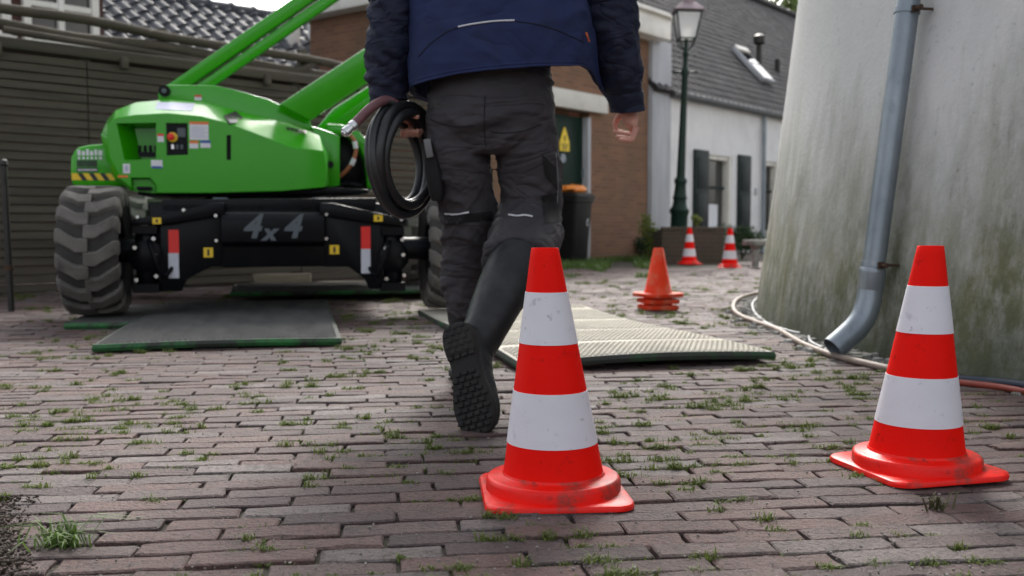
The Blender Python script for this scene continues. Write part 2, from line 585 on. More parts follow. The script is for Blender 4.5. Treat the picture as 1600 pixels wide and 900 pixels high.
# weeds at the mill foot
V, F = [], []
for k in range(160):
    a = math.radians(wr.uniform(186, 222))
    c = MILL_C + Vector((math.cos(a), math.sin(a), 0)) * (MILL_R + 0.03 + abs(wr.gauss(0, 0.10)))
    tuft(V, F, Vector((c.x, c.y, -0.012)), 0.02, wr.uniform(0.015, 0.04), wr.randint(8, 18), wr, 0.8)
tag(part('mill_foot_weeds', (V, F), 'dry_weed', smooth=0), 'low dark weeds along the foot of the plastered mill', 'weeds', kind='stuff')
# grass strip before the brick building
V, F = [], []
for k in range(22000):
    px, py = wr.uniform(560, 1035), wr.uniform(397, 434)
    if noise.noise(Vector((px * 0.02, py * 0.1, 5))) < -0.30 + (py - 405) * 0.020: continue
    c = gp(px, py)
    c.z = -0.04
    blade(V, F, c, wr.uniform(0, 2 * PI), wr.uniform(0.06, 0.17), 0.006, wr.uniform(0.2, 0.9), wr)
tag(part('grass_strip', (V, F), 'grass', smooth=0), 'ragged strip of grass before the brick building with the green door', 'grass', kind='stuff')
# ------------------------------------------------------------------ buildings
mat('fence_wood', (0.046, 0.037, 0.028), (0.090, 0.074, 0.056), 3, 0.85, bump=0.5, bscale=40, stretch=(0.35, 3, 6), dirt=(0.040, 0.038, 0.027), dscale=4, damt=0.5)
mat('rail_wood', (0.052, 0.043, 0.032), (0.095, 0.08, 0.06), 5, 0.9, bump=0.6, bscale=40, stretch=(0.4, 3, 3))
mat('pale_post', (0.30, 0.26, 0.21), (0.38, 0.34, 0.28), 5, 0.9, bump=0.4, stretch=(3, 3, 0.5))
mat('white_paint', (0.74, 0.72, 0.66), (0.80, 0.78, 0.73), 4, 0.5, dirt=(0.45, 0.43, 0.38), dscale=3, damt=0.4)
mat('dark_brick', (0.065, 0.032, 0.028), (0.10, 0.05, 0.04), 6, 0.9, bump=0.5, bscale=25)
mat('roof_tile', (0.050, 0.054, 0.066), (0.085, 0.09, 0.105), 2.0, 0.62, bump=0.2, bscale=50, coords='World', dirt=(0.04, 0.045, 0.04), dscale=8, damt=0.5, spec=0.28)
mat('slate_tile', (0.026, 0.025, 0.027), (0.044, 0.042, 0.045), 1.5, 0.7, bump=0.2, bscale=40, spec=0.25, coords='World', dirt=(0.07, 0.075, 0.055), dscale=2.5, damt=0.35)
mat('white_render', (0.70, 0.70, 0.71), (0.78, 0.78, 0.78), 1.2, 0.9, bump=0.15, bscale=30, dirt=(0.55, 0.55, 0.55), dscale=1.5, damt=0.4)
mat('grey_render', (0.30, 0.31, 0.34), (0.52, 0.53, 0.56), 1.1, 0.9, bump=0.2, bscale=30, stretch=(2, 2, 0.5))
mat('concrete_trim', (0.60, 0.59, 0.55), (0.68, 0.67, 0.62), 3, 0.85, dirt=(0.42, 0.41, 0.37), dscale=3, damt=0.4)
mat('green_door', (0.004, 0.016, 0.010), (0.006, 0.022, 0.014), 3, 0.5, spec=0.12)
mat('gutter_grey', (0.07, 0.075, 0.08), (0.10, 0.105, 0.11), 4, 0.6)
mat('shutter', (0.006, 0.013, 0.014), (0.009, 0.018, 0.018), 3, 0.6, spec=0.25)
mat('dark_glass', (0.012, 0.014, 0.016), rough=0.06, spec=0.8, rvar=0)
mat('curtain', (0.55, 0.55, 0.56), (0.66, 0.66, 0.67), 8, 0.9, stretch=(20, 20, 1))
mat('zinc', (0.20, 0.235, 0.27), (0.29, 0.325, 0.36), 7, 0.42, metal=0.55, bump=0.08, bscale=60, dirt=(0.15, 0.18, 0.20), dscale=18, damt=0.5, stretch=(1, 1, 0.5))
mat('dark_metal', (0.03, 0.03, 0.03), (0.05, 0.045, 0.04), 20, 0.5, metal=0.6)
mat('rusty', (0.05, 0.03, 0.02), (0.09, 0.05, 0.03), 20, 0.8, metal=0.3)
mat('sign_yellow', (0.85, 0.62, 0.03), (0.80, 0.58, 0.03), 5, 0.5)
mat('sign_black', (0.015, 0.015, 0.015), rough=0.5)
mat('lamp_green', (0.005, 0.020, 0.014), (0.008, 0.028, 0.020), 9, 0.45, spec=0.25)
mat('lamp_hat', (0.22, 0.17, 0.19), (0.30, 0.24, 0.25), 8, 0.4, metal=0.4)
mat('lamp_glass', (0.85, 0.86, 0.87), rough=0.4, trans=0.45, rvar=0)
mat('bulb', (0.95, 0.93, 0.88), rough=0.2, rvar=0, emit=((1.0, 0.95, 0.85), 0.6))
mat('paper', (0.66, 0.68, 0.72), (0.72, 0.73, 0.76), 4, 0.8)
mat('leaf_dark', (0.022, 0.050, 0.018), (0.05, 0.09, 0.03), 6, 0.5, coords='World')
mat('leaf_light', (0.12, 0.17, 0.03), (0.22, 0.25, 0.06), 6, 0.5, coords='World')
mat('leaf_tree', (0.07, 0.11, 0.03), (0.12, 0.15, 0.05), 0.8, 0.55, coords='World')
mat('bark', (0.05, 0.04, 0.03), (0.09, 0.07, 0.055), 6, 0.9, bump=0.6, bscale=25)

for k_ in ('leaf_dark', 'leaf_light', 'leaf_tree'): leafy(k_)
def brick_mat(name, c1, c2, c3, mortar, sc=1.0):
    m = bpy.data.materials.new(name)
    m.use_nodes = True
    N, L = m.node_tree.nodes, m.node_tree.links
    b = N['Principled BSDF']
    b.inputs['Roughness'].default_value = 0.88
    tc = N.new('ShaderNodeTexCoord')
    sp = N.new('ShaderNodeSeparateXYZ')
    cb = N.new('ShaderNodeCombineXYZ')
    L.new(tc.outputs['Object'], sp.inputs[0])
    ad = N.new('ShaderNodeMath'); ad.operation = 'ADD'
    L.new(sp.outputs[0], ad.inputs[0]); L.new(sp.outputs[1], ad.inputs[1])
    L.new(ad.outputs[0], cb.inputs[0]); L.new(sp.outputs[2], cb.inputs[1])
    br = N.new('ShaderNodeTexBrick')
    br.inputs['Scale'].default_value = 1.0
    br.inputs['Brick Width'].default_value = 0.22 * sc
    br.inputs['Row Height'].default_value = 0.062 * sc
    br.inputs['Mortar Size'].default_value = 0.006 * sc
    br.inputs['Color1'].default_value = (*c1, 1)
    br.inputs['Color2'].default_value = (*c2, 1)
    br.inputs['Mortar'].default_value = (*mortar, 1)
    L.new(cb.outputs[0], br.inputs['Vector'])
    nz = N.new('ShaderNodeTexNoise')
    nz.inputs['Scale'].default_value = 1.3
    nz.inputs['Detail'].default_value = 7
    L.new(tc.outputs['Object'], nz.inputs['Vector'])
    r = N.new('ShaderNodeMapRange')
    r.inputs['From Min'].default_value, r.inputs['From Max'].default_value = 0.42, 0.68
    L.new(nz.outputs[0], r.inputs['Value'])
    mx = N.new('ShaderNodeMix'); mx.data_type = 'RGBA'
    L.new(r.outputs[0], mx.inputs[0]); L.new(br.outputs['Color'], mx.inputs[6])
    mx.inputs[7].default_value = (*c3, 1)
    mx2 = N.new('ShaderNodeMix'); mx2.data_type = 'RGBA'
    mx2.inputs[0].default_value = 0.55
    L.new(br.outputs['Color'], mx2.inputs[6]); L.new(mx.outputs[2], mx2.inputs[7])
    L.new(mx2.outputs[2], b.inputs['Base Color'])
    bp = N.new('ShaderNodeBump')
    bp.inputs['Strength'].default_value = 0.6
    bp.inputs['Distance'].default_value = 0.008
    inv = N.new('ShaderNodeMath'); inv.operation = 'SUBTRACT'; inv.inputs[0].default_value = 1.0
    L.new(br.outputs['Fac'], inv.inputs[1]); L.new(inv.outputs[0], bp.inputs['Height'])
    L.new(bp.outputs[0], b.inputs['Normal'])
    M[name] = m
brick_mat('brown_brick', (0.24, 0.112, 0.062), (0.165, 0.074, 0.044), (0.13, 0.088, 0.05), (0.20, 0.155, 0.11))
brick_mat('red_brick', (0.36, 0.13, 0.085), (0.28, 0.10, 0.07), (0.24, 0.11, 0.08), (0.30, 0.22, 0.18))
brick_mat('planter_brick', (0.085, 0.055, 0.04), (0.06, 0.042, 0.034), (0.05, 0.055, 0.03), (0.09, 0.08, 0.065))

def plane_frame(p0, d):
    """vertical wall frame: origin p0 on the ground, X along d, Y into the building, Z up"""
    d = Vector((d[0], d[1], 0)).normalized()
    n = Vector((-d.y, d.x, 0))
    Mx = Matrix((d, n, Vector((0, 0, 1)))).transposed().to_4x4()
    Mx.translation = Vector((p0[0], p0[1], 0))
    return Mx, Mx.inverted()
def wl_hit(px, py, fr, off=0.0):
    """photo pixel on the wall plane (or a plane 'off' behind it) -> (x along, z)"""
    n = fr[0].to_3x3() @ Vector((0, 1, 0))
    q = fr[1] @ hit(px, py, fr[0].translation + n * off, n)
    return q.x, q.z
def rz_of(fr): return math.atan2(fr[0][1][0], fr[0][0][0])

# ---- the mill: plaster with streaks and algae
def mill_mat():
    m = bpy.data.materials.new('mill_plaster')
    m.use_nodes = True
    N, L = m.node_tree.nodes, m.node_tree.links
    b = N['Principled BSDF']
    b.inputs['Roughness'].default_value = 0.9
    tc = N.new('ShaderNodeTexCoord')
    def nz(sc, stretch=(1, 1, 1), det=6, ro=0.6):
        mp = N.new('ShaderNodeMapping'); mp.inputs['Scale'].default_value = stretch
        L.new(tc.outputs['Object'], mp.inputs[0])
        n = N.new('ShaderNodeTexNoise')
        n.inputs['Scale'].default_value, n.inputs['Detail'].default_value, n.inputs['Roughness'].default_value = sc, det, ro
        L.new(mp.outputs[0], n.inputs['Vector'])
        return n.outputs[0]
    def rmp(s, a, c, lo=0, hi=1):
        r = N.new('ShaderNodeMapRange')
        for k, v in (('From Min', a), ('From Max', c), ('To Min', lo), ('To Max', hi)): r.inputs[k].default_value = v
        L.new(s, r.inputs['Value'])
        return r.outputs[0]
    def mth(op, a, c):
        x = N.new('ShaderNodeMath'); x.operation = op; x.use_clamp = False
        for s, v in ((x.inputs[0], a), (x.inputs[1], c)):
            if hasattr(v, 'links'): L.new(v, s)
            else: s.default_value = v
        return x.outputs[0]
    def mix(f, A, B):
        x = N.new('ShaderNodeMix'); x.data_type = 'RGBA'
        for s, v in ((x.inputs[0], f), (x.inputs[6], A), (x.inputs[7], B)):
            if hasattr(v, 'links'): L.new(v, s)
            else: s.default_value = (*v, 1)
        return x.outputs[2]
    sp = N.new('ShaderNodeSeparateXYZ')
    L.new(tc.outputs['Object'], sp.inputs[0])
    z = sp.outputs[2]
    col = mix(rmp(nz(1.4), 0.3, 0.7), (0.53, 0.525, 0.515), (0.63, 0.62, 0.61))
    col = mix(rmp(nz(1.1, (3, 3, 0.3)), 0.48, 0.75, 0, 0.5), col, (0.37, 0.385, 0.385))         # run-off streaks
    col = mix(rmp(nz(1.3, (4, 4, 0.22), 4), 0.60, 0.72, 0, 0.4), col, (0.64, 0.64, 0.63))       # pale lime streaks
    col = mix(rmp(nz(20, (1, 1, 1), 8, 0.78), 0.585, 0.66, 0, 0.6), col, (0.24, 0.26, 0.255))
    col = mix(rmp(nz(0.55, (1, 1, 1), 3), 0.42, 0.62, 0, 0.4), col, (0.36, 0.385, 0.39))  # speckled lichen
    # algae: thick near the foot, fading over a metre, with a ragged streaky top
    h = mth('ADD', z, mth('MULTIPLY', nz(1.5, (2, 2, 0.5), 7, 0.7), -1.5))
    alg = rmp(h, -0.40, 0.46, 1, 0)
    alg2 = mth('MULTIPLY', alg, rmp(nz(9, (1, 1, 0.5), 8, 0.75), 0.30, 0.56, 0.45, 1.0))
    gcol = mix(rmp(nz(3.1), 0.4, 0.65), (0.062, 0.074, 0.022), (0.125, 0.124, 0.050))
    col = mix(mth('MULTIPLY', alg2, 0.94), col, gcol)
    low = rmp(mth('ADD', z, mth('MULTIPLY', nz(5), -0.35)), -0.16, 0.06, 0.75, 0)
    col = mix(low, col, (0.045, 0.055, 0.03))
    L.new(col, b.inputs['Base Color'])
    bp = N.new('ShaderNodeBump'); bp.inputs['Strength'].default_value = 0.45; bp.inputs['Distance'].default_value = 0.012
    L.new(mth('ADD', nz(45, (1, 1, 1), 7, 0.7), nz(4)), bp.inputs['Height'])
    L.new(bp.outputs[0], b.inputs['Normal'])
    M['mill_plaster'] = m
mill_mat()
mill = thing('mill_tower', 'round pale plastered mill tower with green algae at its foot', 'mill', tuple(MILL_C))
prof = [(MILL_R - MILL_T * z, z) for z in [-0.1 + 0.25 * k for k in range(33)]]
shp = lathe(prof, 192)
V = []
for p in shp[0]:
    n = Vector((p.x, p.y, 0)).normalized()
    V.append(p + n * (0.018 * noise.noise(p * 0.9) + 0.006 * noise.noise(p * 3.0)))
part('wall', (V, shp[1]), 'mill_plaster', mill, smooth=60)
part('cap', lathe([(4.45, 7.85), (4.5, 8.0), (3.9, 9.4), (2.5, 10.6), (0.8, 11.1), (0.05, 11.15)], 48), 'slate_tile', mill)
# downpipe against the mill
phi = math.atan2(4.12 - MILL_C.y, 1.547 - MILL_C.x)
pu = Vector((math.cos(phi), math.sin(phi), 0))
pt = Vector((-pu.y, pu.x, 0))
def on_mill(z, off): return pu * (MILL_R - MILL_T * z + off) + Vector((0, 0, z))
PO, PRr = 0.075, 0.047
pipe_pts = [on_mill(z, PO) for z in (7.6, 6.0, 4.5, 3.0, 2.0, 1.0, 0.5, 0.34)]
pipe = part('drainpipe', tube(pipe_pts, PRr, 28), 'zinc', mill)
soc = [on_mill(z, PO) for z in (0.375, 0.36, 0.35, 0.285, 0.275)]
part('socket', tube(soc, [PRr + 0.002, PRr + 0.009, PRr + 0.007, PRr + 0.006, PRr + 0.001], 28), 'zinc', pipe)
el = [on_mill(0.36, PO), on_mill(0.27, PO), on_mill(0.215, PO + 0.006), on_mill(0.165, PO + 0.022), on_mill(0.125, PO + 0.05), on_mill(0.09, PO + 0.088), on_mill(0.055, PO + 0.130), on_mill(0.042, PO + 0.146)]
el = [p - pt * (0.05 * max(0, (0.27 - p.z)) / 0.23) * -0.4 for p in el]
q = catmull([tuple(p) for p in el], 5)
ev, ef = tube(q, PRr + 0.004, 28, cap=False)
elb = part('outlet_bend', (ev, ef), 'zinc', pipe)
sm = elb.modifiers.new('thickness', 'SOLIDIFY'); sm.thickness = 0.004; sm.offset = -1
for z in (0.385, 1.42, 2.9):
    c = on_mill(z, PO)
    ax = (on_mill(z + 0.1, PO) - on_mill(z, PO)).normalized()
    br_ = part('bracket', tube([c - ax * 0.011, c - ax * 0.010, c + ax * 0.010, c + ax * 0.011], [PRr + 0.001, PRr + 0.005, PRr + 0.005, PRr + 0.001], 28), 'zinc', pipe)
    t0 = c + pt * (PRr * 0.9)
    part('bolt', merge(tube([t0, t0 + pt * 0.045], 0.007, 8), bar(t0 + pt * 0.012, t0 + pt * 0.02, 0.03, 0.026), tube([t0 + pt * 0.043, t0 + pt * 0.055], 0.011, 8), tube([t0 + pt * 0.02, t0 + pt * 0.02 - pu * 0.075], 0.006, 8)), 'rusty', pipe)

# ---- boarded fence on the left
FEN = plane_frame((-3.9, 7.5), (0.70, 0.714))
fence = thing('boarded_fence', 'dark weathered fence of horizontal boards behind the green lift', 'fence', (-3.9, 7.5, 0), rz_of(FEN))
fr_ = random.Random(3)
PW = 1.98
for pnl in range(3):
    x0 = -1.25 + pnl * PW
    for k in range(27):
        z = 0.06 + k * 0.0675
        b = box(x0 + PW / 2, 0, z, PW - 0.006, 0.02, 0.0625)
        T = Matrix.Translation((0, 0, z)) @ Matrix.Rotation(math.radians(fr_.gauss(-9, 1.5)), 4, 'X') @ Matrix.Rotation(fr_.gauss(0, 0.0016), 4, 'Y') @ Matrix.Translation((0, 0, -z))
        part('board', xf(b, T), 'fence_wood', fence, bevel=0.004, seg=1)
for x in (-1.25, 0.73, 2.71, 4.69):
    part('post', box(x, 0.07, 0.93, 0.09, 0.09, 1.9), 'fence_wood', fence, bevel=0.006)
part('cap_beam', box(1.72, 0.03, 1.915, 6.05, 0.13, 0.085), 'fence_wood', fence, bevel=0.008)
for x in (-0.55, 0.05, 1.02, 2.35, 3.6):
    part('bracket', box(x, -0.045, 1.86, 0.055, 0.05, 0.09), 'rail_wood', fence, bevel=0.005)
# timber railing on the flat roof just behind the fence
rl = thing('timber_railing', 'weathered timber pole railing running above the boarded fence', 'railing', (-3.9, 7.5, 0), rz_of(FEN))
def wob(a, b, r, n=9, amp=0.012):
    a, b = Vector(a), Vector(b)
    pts = []
    for i in range(n):
        t = i / (n - 1)
        pts.append(a.lerp(b, t) + Vector((0, fr_.gauss(0, amp * 0.5), fr_.gauss(0, amp))))
    return tube(catmull([tuple(p) for p in pts], 3), r, 10)
part('rail', wob((-1.3, 0.28, 2.29), (4.4, 0.30, 2.12), 0.042), 'rail_wood', rl)
part('rail', wob((-1.3, 0.33, 2.15), (4.3, 0.33, 2.03), 0.048), 'rail_wood', rl)
part('rail', wob((0.2, 0.26, 2.055), (4.2, 0.30, 1.99), 0.028), 'rail_wood', rl)
part('post', box(0.1, 0.34, 2.1, 0.10, 0.08, 0.42), 'pale_post', rl, bevel=0.006)
for x in (1.55, 3.0, 4.2): part('post', box(x, 0.37, 2.08, 0.08, 0.07, 0.36), 'rail_wood', rl, bevel=0.006)
part('brace', bar((-0.25, 0.30, 1.96), (0.12, 0.30, 2.22), 0.05, 0.05), 'rail_wood', rl, bevel=0.005)
part('brace', bar((2.75, 0.30, 1.97), (3.1, 0.30, 2.13), 0.05, 0.05), 'rail_wood', rl, bevel=0.005)
part('roof_deck', box(1.6, 1.35, 1.93, 6.2, 2.5, 0.06), 'fence_wood', rl)
# bare twigs hanging over the railing end
tw = []
for k in range(70):
    p = Vector((fr_.uniform(3.2, 4.9), fr_.uniform(0.1, 0.45), fr_.uniform(1.95, 2.1)))
    pts = [tuple(p)]
    d = Vector((fr_.gauss(0, 1), fr_.gauss(-0.2, 0.5), fr_.gauss(0.1, 0.6))).normalized()
    for _ in range(4):
        d = (d + Vector((fr_.gauss(0, 0.4), fr_.gauss(0, 0.3), fr_.gauss(-0.15, 0.35)))).normalized()
        p = p + d * 0.09
        pts.append(tuple(p))
    tw.append(tube(pts, [0.005, 0.004, 0.0035, 0.003, 0.002], 5))
for k in range(len(tw)): tw[k] = xf(tw[k], FEN[0])
tag(part('climber_twigs', merge(*tw), 'bark', smooth=0), 'bare tangled climber twigs over the end of the timber railing', 'climber', kind='stuff')

# ---- house behind the fence: dark brick dormer wall with white windows, tiled roof
HSP = FEN[0] @ Vector((0, 4.0, 0))
HS = plane_frame((HSP.x, HSP.y), (0.70, 0.714))
hz_ = rz_of(HS)
lh = thing('tiled_house', 'dark brick house with white windows and grey pantile roof behind the fence', 'house', (HSP.x, HSP.y, 0), hz_)
wx0, _ = wl_hit(-90, 30, HS)
wx1, _ = wl_hit(157, 30, HS)
part('wall', merge(box((wx0 + wx1) / 2, 0.15, 2.6, wx1 - wx0, 0.3, 5.2), box(4.2, 0.3, 1.2, 7.2, 0.3, 2.4)), 'dark_brick', lh)
part('gable_roof', box((wx0 + wx1) / 2, 1.2, 5.3, wx1 - wx0 + 0.3, 2.9, 0.16), 'roof_tile', lh)
part('corner_board', box(wx1 - 0.03, -0.02, 2.9, 0.09, 0.05, 4.6), 'dark_brick', lh)
def sash(parent, x0, x1, z0, z1, mull=(), trans=(), w=0.07):
    win = part('window', box((x0 + x1) / 2, -0.005, (z0 + z1) / 2, x1 - x0, 0.02, z1 - z0), 'dark_glass', parent)
    sh = [box(x0, -0.05, (z0 + z1) / 2, w, 0.08, z1 - z0 + w), box(x1, -0.05, (z0 + z1) / 2, w, 0.08, z1 - z0 + w)]
    for m_ in mull: sh.append(box(m_, -0.046, (z0 + z1) / 2, w * 0.8, 0.07, z1 - z0 - w))
    for t_ in (z0, z1): sh.append(box((x0 + x1) / 2, -0.048, t_, x1 - x0 - w, 0.076, w))
    for t_ in trans: sh.append(box((x0 + x1) / 2, -0.042, t_, x1 - x0 - w, 0.06, w * 0.8))
    part('frame', merge(*sh), 'white_paint', win, bevel=0.004, seg=1)
    part('sill', box((x0 + x1) / 2, -0.09, z0 - w * 0.9, x1 - x0 + 0.16, 0.14, 0.05), 'concrete_trim', win, bevel=0.004)
    return win
a0, zb = wl_hit(40, 60, HS)
a1, _ = wl_hit(146, 65, HS)
am, zt_ = wl_hit(92, 12, HS)
sash(lh, a0, a1, zb - 0.05, 4.3, (am,), (zt_,), 0.085)
b1, _ = wl_hit(6, 20, HS)
sash(lh, b1 - 1.0, b1, zb + 0.05, 4.3, (b1 - 0.5,), (zt_,), 0.10)
# roof plane of single pantiles (local x along the eave, slope up towards +y)
EV, RV, EZ, RZ = 0.0, 2.35, 2.42, 3.93
sl = math.atan2(RZ - EZ, RV - EV)
slen = math.hypot(RZ - EZ, RV - EV)
x_a, x_b = wx1 - 0.1, 7.9
roof_o = part('roof', box((x_a + x_b) / 2, 0, 0, x_b - x_a, slen, 0.06), 'slate_tile', lh, loc=(0, (EV + RV) / 2, (EZ + RZ) / 2 - 0.05), rot=(sl, 0, 0))
TW, TL = 0.232, 0.30
def pantile():
    prof = [(-0.5, 0.012), (-0.3, 0.05), (-0.1, 0.058), (0.08, 0.03), (0.25, 0.002), (0.42, 0.002), (0.56, 0.022)]
    r0 = [Vector((TW * a, -TL * 0.56, z + 0.034)) for a, z in prof]
    r1 = [Vector((TW * a, TL * 0.56, z)) for a, z in prof]
    lo = [Vector((TW * a, -TL * 0.56, z + 0.006)) for a, z in prof]
    return loft([lo, r0, r1], closed=False)
tile_me = mesh('tile', pantile(), smooth=60)
tile_me.materials.append(M['roof_tile'])
nrow = int(slen / TL)
ncol = int((x_b - x_a) / TW)
cells = [(r, c) for r in range(nrow, -1, -1) for c in range(ncol)]
tr = random.Random(9)
for r, c in cells[:290]:
    o = link('tile', tile_me, None, roof_o)
    o.location = (x_a + (c + 0.5) * TW, -slen / 2 + (r + 0.4) * TL + tr.gauss(0, 0.006), 0.035 + tr.gauss(0, 0.003))
    o.rotation_euler = (tr.gauss(0, 0.012), tr.gauss(0, 0.012), tr.gauss(0, 0.012))
rest = [moved(pantile(), (x_a + (c + 0.5) * TW, -slen / 2 + (r + 0.4) * TL, 0.035)) for r, c in cells[290:]]
if rest: tag(part('lower_tiles', merge(*rest), 'roof_tile', roof_o, smooth=60), kind='stuff')
k = 0
x = x_a
while x < x_b:
    part('ridge_tile', lathe([(0.085, -0.2), (0.095, 0.16), (0.112, 0.17), (0.112, 0.21)], 14), 'roof_tile', lh, loc=(x + 0.2, RV - 0.02, RZ + 0.02), rot=(0, PI / 2, 0))
    x += 0.4
for px, w in ((449, 0.22), (497, 0.26)):
    x_, z_ = wl_hit(px, 76, HS, 1.6)
    v_ = part('roof_vent', box(x_, 1.55, z_ + 0.15, w, 0.3, 0.5), 'white_render', lh, bevel=0.01)
    part('vent_cap', box(x_, 1.55, z_ + 0.425, w + 0.08, 0.38, 0.05), 'roof_tile', v_, bevel=0.008)

# ---- red brick building with white fascia and hopper head, left of the person
RBp = at(550, 351, 15.75)
RB = plane_frame((RBp.x, RBp.y), (0.581, -0.814))
rb = thing('red_brick_house', 'red brick building with white fascia and rain hopper behind the lift boom', 'house', (RBp.x, RBp.y, 0), rz_of(RB))
part('wall', box(1.05, 1.5, 1.7, 2.1, 3.0, 3.4), 'red_brick', rb)
part('fascia', box(1.05, 1.45, 3.58, 2.32, 3.3, 0.36), 'white_paint', rb, bevel=0.02)
part('roof_edge', box(1.05, 1.45, 3.79, 2.4, 3.4, 0.05), 'zinc', rb, bevel=0.01)
hx, _ = wl_hit(546, 45, RB)
dp = part('downpipe', tube([(hx, -0.1, 0.0), (hx, -0.1, 3.3)], 0.045, 14), 'white_paint', rb)
part('hopper', xf(prism([(-0.16, 0), (0.16, 0), (0.16, -0.2), (0.06, -0.36), (-0.06, -0.36), (-0.16, -0.2)], 'y', -0.27, -0.05), Matrix.Translation((hx, 0, 3.62))), 'zinc', dp, bevel=0.008)

# ---- brown brick building with green door, then the white cottage, on one street line
ST_D = (0.618, 0.786)
STp = Vector((2.30, 17.0, 0))
ST = plane_frame((STp.x, STp.y), ST_D)
sz = rz_of(ST)
bb = thing('brick_building', 'brown brick utility building with dark green door and white roof fascia', 'building', tuple(STp), sz)
lx0, lz1 = wl_hit(868, 153, ST)
lx1, lz0 = wl_hit(942, 185, ST)
_, lzt = wl_hit(942, 166, ST)
dr0, dr1 = wl_hit(840, 300, ST)[0], wl_hit(921, 300, ST)[0]
wallx0 = wl_hit(735, 300, ST)[0]
part('wall', merge(box((wallx0 + dr0) / 2, 1.6, 1.82, dr0 - wallx0, 3.2, 3.64), box(dr1 / 2, 1.6, 1.82, -dr1, 3.2, 3.64), box((dr0 + dr1) / 2, 1.6, (lzt + 3.64) / 2, dr1 - dr0 + 0.002, 3.2, 3.64 - lzt), box((dr0 + dr1) / 2, 1.7, lzt / 2, dr1 - dr0, 2.9, lzt)), 'brown_brick', bb, smooth=0)
part('fascia', box(wallx0 / 2, 1.5, 3.82, -wallx0 + 0.5, 3.6, 0.36), 'white_paint', bb, bevel=0.03)
part('fascia_lip', box(wallx0 / 2, 1.5, 4.03, -wallx0 + 0.62, 3.75, 0.07), 'white_paint', bb, bevel=0.012)
part('lintel', box((dr0 - 0.25 + lx1) / 2, -0.02, (lz0 + lzt) / 2 + 0.1, lx1 - dr0 + 0.25, 0.16, 0.27), 'concrete_trim', bb, bevel=0.01)
dtop = lz0 - 0.02
door = part('door', box((dr0 + dr1) / 2, 0.12, dtop / 2, dr1 - dr0, 0.06, dtop), 'green_door', bb, bevel=0.004)
part('door_frame', merge(box(dr1 - 0.03, 0.06, dtop / 2, 0.075, 0.16, dtop), box(dr0 + 0.03, 0.06, dtop / 2, 0.075, 0.16, dtop)), 'grey_render', door, bevel=0.005)
part('door_leaf_gap', box((dr0 + dr1) / 2 - 0.18, 0.088, dtop / 2, 0.012, 0.01, dtop - 0.1), 'sign_black', door)
part('hinge', box(dr1 - 0.08, 0.075, 1.35, 0.04, 0.04, 0.14), 'zinc', door)
tx, tz = wl_hit(889, 218, ST)
sg = part('warning_sign', prism([(-0.125, -0.17), (0.125, -0.17), (0.125, -0.03), (0.012, 0.19), (-0.012, 0.19), (-0.125, -0.03)], 'y', 0.078, 0.086), 'sign_yellow', door, loc=(tx, 0, tz))
part('warning_symbol', merge(prism([(-0.016, 0.06), (0.02, 0.06), (0.004, 0.02), (0.022, 0.02), (-0.014, -0.045), (0.0, 0.0), (-0.02, 0.0)], 'y', 0.072, 0.0775), prism([(-0.095, -0.062), (0.095, -0.062), (0.095, -0.072), (-0.095, -0.072)], 'y', 0.072, 0.0775), *[prism([(-0.075 + 0.02 * (k % 2), -0.088 - 0.024 * k), (0.075 - 0.015 * (k % 3), -0.088 - 0.024 * k), (0.075 - 0.015 * (k % 3), -0.098 - 0.024 * k), (-0.075 + 0.02 * (k % 2), -0.098 - 0.024 * k)], 'y', 0.072, 0.0775) for k in range(3)]), 'sign_black', sg, smooth=0)
tx, tz = wl_hit(868, 198, ST)
part('notice', box(tx, 0.08, tz, 0.12, 0.012, 0.26), 'sign_yellow', door)
tx, tz = wl_hit(887, 247, ST)
part('round_notice', xf(lathe([(0.07, 0), (0.07, 0.01)], 20), Matrix.Translation((tx, 0.09, tz)) @ Matrix.Rotation(PI / 2, 4, 'X')), 'zinc', door)

wh = thing('white_cottage', 'white rendered cottage with dark shutters and black tiled roof', 'house', tuple(STp), sz)
gx0, gx1 = 0.02, wl_hit(1042, 250, ST)[0]
hx1 = 9.0
def wx(px): return wl_hit(px, 300, ST)[0]
_, eave = wl_hit(1060, 152, ST)
part('gable_pier', box((gx0 + gx1) / 2, 0.2, 1.84, gx1 - gx0, 0.55, 3.68), 'grey_render', wh, bevel=0.01)
part('pier_cap', box((gx0 + gx1) / 2 + 0.1, 0.35, 3.42, gx1 - gx0 + 0.24, 0.5, 0.5), 'white_render', wh, bevel=0.015)
wn0, wn1 = wx(1106), wx(1143)
_, wzt = wl_hit(1106, 241, ST)
wzb = 0.42
ww0, ww1 = wx(1191), wx(1216)
segs = [(gx1, wn0), (wn1, ww0), (ww1, hx1)]
wsh = [box((a + b) / 2, 0.2, eave / 2, b - a, 0.4, eave) for a, b in segs]
for a, b, zt2 in ((wn0, wn1, wzt), (ww0, ww1, wzt)):
    wsh.append(box((a + b) / 2, 0.2, (zt2 + eave) / 2, b - a, 0.4, eave - zt2))
    wsh.append(box((a + b) / 2, 0.2, wzb / 2, b - a, 0.4, wzb))
wsh.append(box((gx1 + hx1) / 2, 4.0, eave / 2, hx1 - gx1, 0.3, eave))
part('wall', merge(*wsh), 'white_render', wh, smooth=0)
